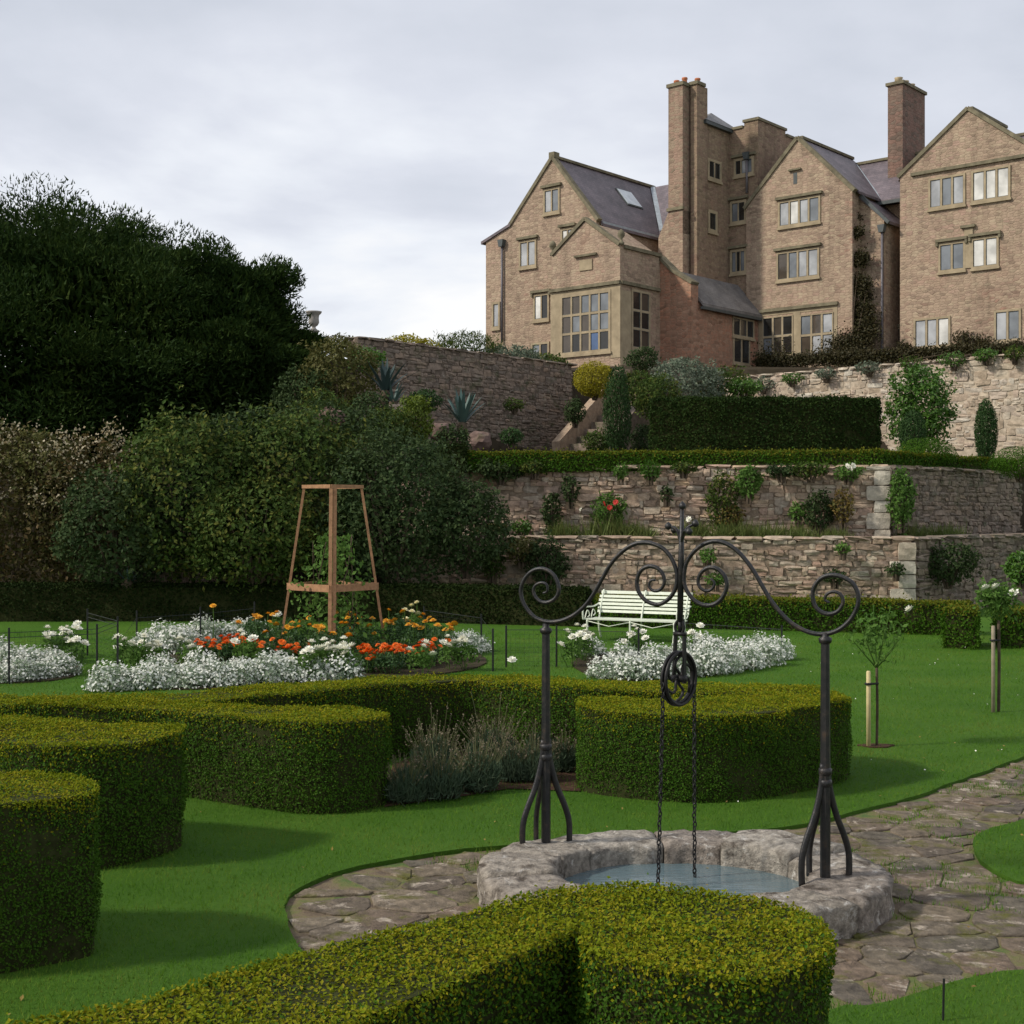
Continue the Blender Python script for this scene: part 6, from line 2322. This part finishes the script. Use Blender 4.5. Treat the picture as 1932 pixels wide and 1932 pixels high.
# roof window on the right slope
kx, kz = (1187 - CX) / F, (CX - 375) / F
n_l = Vector((3.07, 0, 2.5)).normalized()            # outward normal of the slope in (a, b, z)
n_w = Vector((HU.x * n_l.x, HU.y * n_l.x, n_l.z))
p_w = Vector((HO.x + HU.x * -2.41 + HV.x * 5, HO.y + HU.y * -2.41 + HV.y * 5, HO.z + 6.55 + .16))
ray = Vector((kx, 1, kz))
tt_ = (p_w - Vector((0, 0, EZ))).dot(n_w) / ray.dot(n_w)
hit = Vector((0, 0, EZ)) + ray * tt_ - HO
ha, hb, hz_ = hit.x * HU.x + hit.y * HU.y, hit.x * HV.x + hit.y * HV.y, hit.z
sl = Vector((2.5, 0, -3.07)).normalized()
for nm, w_, l_, o_, mt in (('skylight', .62, .58, .03, 'gutter'), ('pane', .55, .51, .06, 'skylight')):
    c_ = Vector((ha, hb, hz_)) + n_l * o_
    mb = MB()
    q = [c_ + sl * s * l_ + Vector((0, t_ * w_, 0)) for s, t_ in ((-1, -1), (1, -1), (1, 1), (-1, 1))]
    q2 = [p - n_l * .06 for p in q]
    mb.v = [tuple(p) for p in q + q2]
    mb.f = [(0, 1, 2, 3), (7, 6, 5, 4), (0, 4, 5, 1), (1, 5, 6, 2), (2, 6, 7, 3), (3, 7, 4, 0)]
    if nm == 'skylight':
        skl = mb.build('skylight', M[mt], house)
    else:
        mb.build('pane', M[mt], skl)

# --- great bay with its own gable
BAY = [(-3.74, G0), (0, G0), (0, 4.95), (-.15, 4.95), (-1.87, 6.18), (-3.6, 4.95), (-3.74, 4.95)]
wall_block(BAY, 0, 2.95)
coping([(-3.72, 4.92), (-1.87, 6.26), (-.02, 4.92)], 0, .3, .15)
for a_ in (-3.74, -.02):
    mb = MB()
    mb.lathe([(.12, 4.95), (.14, 5.05), (.07, 5.12), (.05, 5.2), (.15, 5.34), (.16, 5.44), (.10, 5.56), (.02, 5.62)], 10, (a_, .1, 0))
    mb.build('finial', M['coping'], house, True)
mb = MB()
mb.box(-.04, .10, .25, 2.95, 4.83, 4.98)
mb.build('coping', M['coping'], house)
string_course('F', 0, 1039, 1171, 541)
string_course('S', 0, 1170, 1243, 540)
# ashlar dressing round the bay windows
mb = MB()
zt_, zb_ = fr(0, 1105, 545)[1], fr(0, 1105, 680)[1]
for a0_, a1_ in ((-3.76, fr(0, 1058)), (fr(0, 1153), .02)):
    mb.box(a0_, a1_, -.025, .02, zb_, zt_)
mb.box(fr(0, 1058), fr(0, 1153), -.02, .02, fr(0, 1105, 555)[1], zt_)
mb.build('ashlar_dressing', M['ashlar'], house)
mb = MB()
mb.box(-.02, .027, 0.022, sd(0, 1190), sd(0, 1180, 690)[1], sd(0, 1180, 548)[1])
mb.build('ashlar_dressing', M['ashlar'], house)
window('F', 0, 1062, 1149, 557, 662, 5, 3, ['g_brown', 'g_brown', 'g_grey', 'g_grey', 'g_grey', 'g_brown', 'g_grey', 'g_brown', 'g_grey', 'g_grey', 'g_brown', 'g_dark', 'g_brown', 'g_blue', 'g_dark'], False, .12)
window('S', 0, 1193, 1223, 553, 656, 2, 3, ['g_dark', 'g_brown', 'g_dark', 'g_dark', 'g_dark', 'g_brown'], False, .10)
mb = MB()
a0_, a1_ = fr(0, 1094), fr(0, 1118)
mb.box(a0_, a1_, -.05, .02, fr(0, 1106, 510)[1], fr(0, 1106, 490)[1])
mb.build('plaque', M['ashlar'], house)
mb = MB()
mb.box(a0_ - .25, a1_ + .25, -.12, .02, fr(0, 1106, 484)[1], fr(0, 1106, 480)[1])
mb.build('hood_mould', M['coping'], house)

# --- pink gabled projection and the lean-to roof
AP = 1.6
PINK = [(-.6, G0), (AP, G0), (AP, 3.50), (.63, 4.12), (-.12, 4.83), (-.6, 4.83)]
wall_block(PINK, 2.93, 3.5, 'pinkwall')
wall_block([(-.4, G0), (AP, G0), (AP, 2.72), (.5, 4.05), (-.4, 4.05)], 3.5, 8.56, 'pinkwall')
coping([(1.66, 3.50), (.63, 4.14), (-.12, 4.86)], 2.93, .6, .12)
mb = MB()
mb.prism([(AP + .25, 2.58), (.48, 4.12), (.48, 4.26), (AP + .25, 2.72)], 3.52, 8.56, 'y')
mb.build('roof', M['greyslate'], house)
mb = MB()
mb.box(AP + .16, AP + .28, 3.45, 8.5, 2.46, 2.58)
mb.build('gutter', M['gutter'], house)
window('S', AP, 1383, 1420, 604, 634, 3, 1, ['g_dark', 'g_brown', 'g_dark'], False, .07)
dr_ = window('S', AP, 1384, 1412, 641, 684, 2, 1, ['g_dark', 'g_dark'], False, .07)

# --- chimney breast, twin-shafted chimney
al = -.40
bA = sd(al, 1288)
bBk = sd(al, 1304)
aLl = fr(bA, 1261)
zc_ = fr(bA, 1275, 163)[1]
ch = MB()
ch.box(aLl, al, bA, bBk, 6.3, zc_)
chm = ch.build('chimney', M['chimney'], house)
ar_ = .06
bR0, bR1 = sd(ar_, 1315), sd(ar_, 1328)
mb = MB()
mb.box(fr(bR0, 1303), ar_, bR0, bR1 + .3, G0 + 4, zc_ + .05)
mb.build('shaft', M['tower'], chm)
mb = MB()
mb.box(aLl - .07, al + .07, bA - .07, bBk + .07, zc_, zc_ + .16)
mb.box(fr(bR0, 1303) - .05, ar_ + .07, bR0 - .07, bR1 + .07, zc_ + .05, zc_ + .2)
mb.build('cap', M['coping'], chm)
for a_, b_, h_ in ((aLl + .25, bA + .3, .26), (aLl + .62, bA + .4, .34), (ar_ - .2, bR0 + .35, .32)):
    mb = MB()
    mb.lathe([(.13, zc_ + .14), (.14, zc_ + .17), (.11, zc_ + .2), (.11, zc_ + h_), (.14, zc_ + h_ + .03), (.13, zc_ + h_ + .1), (.08, zc_ + h_ + .1)], 10, (a_, b_, 0))
    mb.build('chimney_pot', M['terracotta'], chm, True)
zs_ = fr(bA, 1275, 402)[1]
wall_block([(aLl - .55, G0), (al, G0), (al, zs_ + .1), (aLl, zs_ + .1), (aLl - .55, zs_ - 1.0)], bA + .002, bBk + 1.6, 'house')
mb = MB()
mb.box(aLl - .06, al + .06, bA - .08, bA + .05, zs_ + .12, zs_ + .26)
mb.build('string_course', M['coping'], house)

# --- stair tower (shaded side) and embattled tower
zA = sd(0, 1350, 236)[1]
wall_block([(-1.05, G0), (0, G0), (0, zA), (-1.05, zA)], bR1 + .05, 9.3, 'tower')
mb = MB()
a_m, b_m = -.5, (bR1 + 9.3) / 2
i_ = [(-1.1, bR1 - .05, zA), (.22, bR1 - .05, zA), (.22, 9.5, zA), (-1.1, 9.5, zA), (a_m, b_m, zA + .75)]
mb.v = i_
mb.f = [(3, 2, 1, 0), (0, 1, 4), (1, 2, 4), (2, 3, 4), (3, 0, 4)]
mb.build('roof', M['greyslate'], house)
mb = MB()
mb.box(.0, .2, bR1, 9.4, zA - .16, zA - .01)
mb.build('gutter', M['gutter'], house)
window('S', 0, 1337, 1357, 307, 336, 2, 1, ['g_dark', 'g_dark'], False, .12)
window('S', 0, 1338, 1349, 403, 433, 1, 1, ['g_dark'], False, .14)
bB = 8.57
aB0, aB1 = fr(bB, 1370), fr(bB, 1430)
zB = fr(bB, 1428, 226)[1]
zBl = fr(bB, 1390, 242)[1]
bBe = sd(aB1, 1535)
aBm = fr(bB, 1404)
wall_block([(aB0 - .5, G0), (aB1, G0), (aB1, zBl - .05), (aB0 - .5, zBl - .05)], bB, bBe + .5, 'tower')
b_mer = sd(aB1, 1482)
mb = MB()
mb.box(aBm, aB1, bB, b_mer, zBl - .05, zB)
mb.build('merlon', M['tower'], house)
mb = MB()
mb.box(aBm - .06, aB1 + .06, bB - .06, b_mer + .06, zB, zB + .12)
mb.box(aB0 - .5, aBm - .06, bB - .06, bB + .4, zBl - .05, zBl + .07)
mb.box(aB1 - .4, aB1 + .06, b_mer + .06, bBe + .5, zBl - .05, zBl + .07)
mb.build('coping', M['coping'], house)
window('F', bB, 1389, 1419, 302, 327, 3, 1, ['g_dark', 'g_pale', 'g_grey'], 'flat', .11)
window('F', bB, 1382, 1405, 383, 417, 2, 1, ['g_grey', 'g_dark'], 'flat', .11)
window('F', bB, 1382, 1405, 475, 512, 3, 1, ['g_grey', 'g_dark', 'g_grey'], 'flat', .11)
pipe(fr(bB, 1411), bB - .1, fr(bB, 1411, 365)[1], fr(bB, 1411, 300)[1])

# --- middle gable
bM = 8.45
mA = lambda px, py: fr(bM, px, py)
aMr = fr(bM, 1608)
zMr = mA(1608, 357)[1]
aMp, zMp = mA(1505, 264)
aMl, zMl = 2 * aMp - aMr, zMr
wall_block([(aMl, G0), (aMr, G0), (aMr, zMr), (aMp, zMp), (aMl, zMl)], bM, 14.0)
roof_gable(aMl, zMl, aMr, zMr, aMp, zMp, bM + .25, 13.7)
coping([(aMl - .1, zMl - .12), (aMp, zMp + .06), (aMr + .1, zMr - .12)], bM)
window('F', bM, 1472, 1545, 378, 421, 4, 1, ['g_pale', 'g_white', 'g_pale', 'g_grey'], 'flat')
window('F', bM, 1469, 1543, 475, 523, 4, 1, ['g_brown', 'g_grey', 'g_pale', 'g_pale'], 'flat')
zt_, zb_ = mA(1505, 583)[1], mA(1505, 674)[1]
mb = MB()
for x0_, x1_ in ((1432, 1440), (1496, 1510), (1572, 1580)):
    mb.box(fr(bM, x0_), fr(bM, x1_), bM - .02, bM + .02, zb_, zt_)
mb.box(fr(bM, 1440), fr(bM, 1572), bM - .018, bM + .02, mA(1505, 590)[1], zt_)
mb.build('ashlar_dressing', M['ashlar'], house)
window('F', bM, 1441, 1495, 599, 670, 3, 2, ['g_dark', 'g_brown', 'g_dark', 'g_grey', 'g_brown', 'g_dark'], False, .05)
window('F', bM, 1512, 1571, 594, 668, 3, 2, ['g_grey', 'g_brown', 'g_pale', 'g_brown', 'g_pale', 'g_pale'], False, .05)
string_course('F', bM, 1434, 1582, 580)
mb = MB()
x0_, x1_ = fr(bM, 1497), fr(bM, 1504)
mb.box(x0_, x1_, bM - .012, bM + .02, mA(1500, 347)[1], mA(1500, 326)[1])
mb.build('loophole', M['gutter'], house)
mb = MB()
mb.box(fr(bM, 1489), fr(bM, 1512), bM - .12, bM + .02, mA(1500, 322)[1], mA(1500, 319)[1])
mb.build('hood_mould', M['coping'], house)

# --- recess with its pipes, between the middle and right gables
bC = 9.2
aC = fr(bC, 1668)
zC0, zC1 = fr(bC, 1625, 372)[1], fr(bC, 1668, 415)[1]
wall_block([(aMr - .1, G0), (aC, G0), (aC, zC1), (aMr - .1, zC0)], bC, 14)
mb = MB()
mb.prism([(aMr - .1, zC0 + .02), (aC + .25, zC1 - .2), (aC + .25, zC1 - .07), (aMr - .1, zC0 + .16)], bC - .12, 14, 'y')
mb.build('roof', M['slate'], house)
mb = MB()
mb.beam((aMr + .1, bC - .16, zC0 + .05), (aC + .3, bC - .16, zC1 - .18), .12, .14)
mb.build('gutter', M['gutter'], house)
bRg = 9.565
aRl = fr(bRg, 1698)
bK = 11.3
zK = 7.4
wall_block([(aC - .1, G0), (aRl + .3, G0), (aRl + .3, zK), (aC - .1, zK)], bK, 14, 'pinkwall')
pipe(fr(bC - .1, 1664), bC - .10, -.5, zC1 - .5)
pipe(aMr + .25, bM + .9, -.5, 6.6)
# little stone oriel at the bottom of the recess
wall_block([(fr(10.6, 1670), G0), (fr(10.6, 1704), G0), (fr(10.6, 1704), fr(10.6, 1690, 616)[1]), (fr(10.6, 1670), fr(10.6, 1690, 616)[1])], 10.6, 11.3, 'house')
window('F', 10.6, 1674, 1701, 622, 662, 3, 1, ['g_grey', 'g_pale', 'g_brown'], False, .05)
string_course('F', 10.6, 1669, 1705, 616)

# --- right gable
rA = lambda px, py: fr(bRg, px, py)
aRp, zRp = rA(1826, 209)
zRe = rA(1704, 331)[1]
aRr = 2 * aRp - aRl
wall_block([(aRl, G0), (aRr, G0), (aRr, zRe), (aRp, zRp), (aRl, zRe)], bRg, 14)
roof_gable(aRl, zRe, aRr, zRe, aRp, zRp, bRg + .25, 13.7)
coping([(aRl - .1, zRe - .1), (aRp, zRp + .06), (aRr + .1, zRe - .1)], bRg)
string_course('F', bRg, 1720, 1960, 310)
window('F', bRg, 1756, 1818, 336, 387, 3, 1, ['g_pale', 'g_grey', 'g_pale'], False)
window('F', bRg, 1837, 1903, 321, 374, 3, 1, ['g_white', 'g_white', 'g_white'], False)
window('F', bRg, 1775, 1818, 461, 508, 2, 1, ['g_grey', 'g_grey'], True)
window('F', bRg, 1837, 1881, 451, 501, 2, 1, ['g_white', 'g_white'], True)
mb = MB()
mb.box(fr(bRg, 1814), fr(bRg, 1841), bRg - .14, bRg + .02, rA(1827, 430)[1], rA(1827, 425)[1])
mb.build('hood_mould', M['coping'], house)
mb = MB()
mb.box(fr(bRg, 1820), fr(bRg, 1836), bRg - .05, bRg + .02, rA(1827, 506)[1], rA(1827, 431)[1])
mb.build('ashlar_dressing', M['ashlar'], house)
window('F', bRg, 1728, 1790, 603, 652, 3, 1, ['g_pale', 'g_pale', 'g_white'], False)
window('F', bRg, 1880, 1923, 588, 640, 2, 1, ['g_pale', 'g_grey'], False)

# --- main range behind everything: front eave and ridge run along the house
zE, ZR, bE, bRi = 7.55, 10.08, 10.7, 13.6
wall_block([(-1.0, G0), (22, G0), (22, zE), (-1.0, zE)], 11.35, 16, 'house')
mb = MB()
mb.prism([(bE, zE - .02), (bRi, ZR), (bRi, ZR + .15), (bE, zE + .13)], -.9, 22, 'x')
mb.prism([(bRi, ZR), (16.5, zE - .02), (16.5, zE + .13), (bRi, ZR + .15)], -.9, 22, 'x')
mb.build('roof', M['slate'], house)
mb = MB()
mb.beam((1.0, bRi, ZR + .19), (22, bRi, ZR + .19), .22, .12)
mb.build('ridge_tiles', M['coping'], house)
mb = MB()
mb.box(aMr, aRl + .2, bE - .13, bE, zE - .10, zE + .04)
mb.build('gutter', M['gutter'], house)
# cross range between the left wing and the tall chimney
mb = MB()
mb.prism([(6.35, 6.52), (9.25, 9.60), (9.25, 9.75), (6.35, 6.67)], -4.8, aLl + .05, 'x')
mb.prism([(9.25, 9.60), (12.2, 6.52), (12.2, 6.67), (9.25, 9.75)], -4.8, aLl + .05, 'x')
mb.build('roof', M['slate'], house)
wall_block([(-4.6, G0), (aLl + .04, G0), (aLl + .04, 6.6), (-4.6, 6.6)], 6.6, 12.0, 'house')
# valleys dressed in lead
mb = MB()
mb.beam((aMr + .12, bE + .1, zE + .22), (aMp + .25, bRi - .15, ZR + .18), .20, .05, (0, 0, 1))
mb.build('lead_valley', M['lead'], house)
mb = MB()
mb.beam((-2.38, 6.5, 6.85), (-4.8, 9.2, 9.76), .22, .05, (0, 0, 1))
mb.build('lead_valley', M['lead'], house)

# --- broad chimney between the gables
bq = 12.2
aq0, aq1 = fr(bq, 1675), fr(bq, 1703)
zq = fr(bq, 1690, 160)[1]
bq1 = sd(aq1, 1745)
mb = MB()
mb.box(aq0, aq1, bq, bq1, 5.5, zq)
cq = mb.build('chimney', M['redchimney'], house)
mb = MB()
mb.box(aq0 - .08, aq1 + .08, bq - .08, bq1 + .08, zq, zq + .14)
mb.build('cap', M['coping'], cq)
for k, b_ in enumerate((bq + .35, bq + 1.0, bq + 1.65)):
    mb = MB()
    a_ = (aq0 + aq1) / 2
    mb.lathe([(.20, zq + .12), (.17, zq + .34), (.20, zq + .40), (.12, zq + .42)], 10, (a_, b_, 0))
    mb.build('chimney_pot', M['buffpot'], cq, True)


# ---------------------------------------------------------------- creepers on the house and hedge at its foot
def house_pt(a, b_, z):
    return Vector((HO.x + HU.x * a + HV.x * b_, HO.y + HU.y * a + HV.y * b_, HO.z + z))


def creeper(spots_, label, mat, leaf=.11, off=.25):
    """spots_: (px, py, radius px, plane b, n)"""
    Ps = []
    for px, py, rp, b_, n in spots_:
        a, z = fr(b_, px, py)
        r_ = rp / F * 60
        q = rng.normal(0, .5, (n, 3)) * np.array([r_ * 1.15, .12, r_])
        P = np.stack([np.full(n, a) + q[:, 0], np.full(n, b_ - off) + q[:, 1], np.full(n, z) + q[:, 2]], 1)
        Ps.append(P)
    P = np.concatenate(Ps)
    X = np.stack([HO.x + HU.x * P[:, 0] + HV.x * P[:, 1], HO.y + HU.y * P[:, 0] + HV.y * P[:, 1], HO.z + P[:, 2]], 1)
    base = X[np.argmin(X[:, 2])].copy()
    root = empty('wall_creeper', base, 0, label, 'creeper')
    foliage('foliage', X - base, np.tile([[-.5, -.6, .5]], (len(X), 1)), np.full(len(X), leaf), M[mat], root, .6, .7)
    mb = MB()
    for k in range(0, len(X), max(1, len(X) // 8)):
        e = X[k] - base
        mb.tube([(e[0] * .2, e[1] * .2, -.1), (e[0] * .6, e[1] * .6 + .1, e[2] * .6), (e[0], e[1] + .05, e[2])], [.04, .025, .01], 5)
    mb.build('stems', M['bark'], root)


creeper([(1618, 640, 30, bM + .4, 2600), (1604, 658, 34, bM, 2400), (1628, 590, 22, bM + .5, 2200), (1626, 540, 19, bM + .5, 2000), (1628, 490, 15, bM + .5, 1500), (1622, 440, 11, bM + .5, 800), (1636, 620, 26, bM + .5, 2000), (1620, 410, 9, bM + .8, 120), (1640, 560, 16, bM + 1, 200), (1570, 668, 30, bM, 280)],
        'dark creeper climbing the recess right of the middle gable', 'creeper')
creeper([(px, 684 - (px - 1440) * .052, 12, 7.3 if px < 1700 else 8.4, 420) for px in range(1440, 1945, 14)], 'dark brownish hedge along the foot of the house behind the pale wall', 'creeper', .11)
creeper([(1820, 642, 16, bRg, 420), (1850, 648, 14, bRg, 360), (1710, 655, 12, bRg, 260), (1864, 652, 12, bRg, 260)], 'low dark creeper between the right ground floor windows', 'creeper', .11)
creeper([(1470, 672, 30, 7.6, 500), (1445, 680, 22, 7.4, 320)], 'brown shrub before the lower left windows of the middle gable', 'creeper', .11)
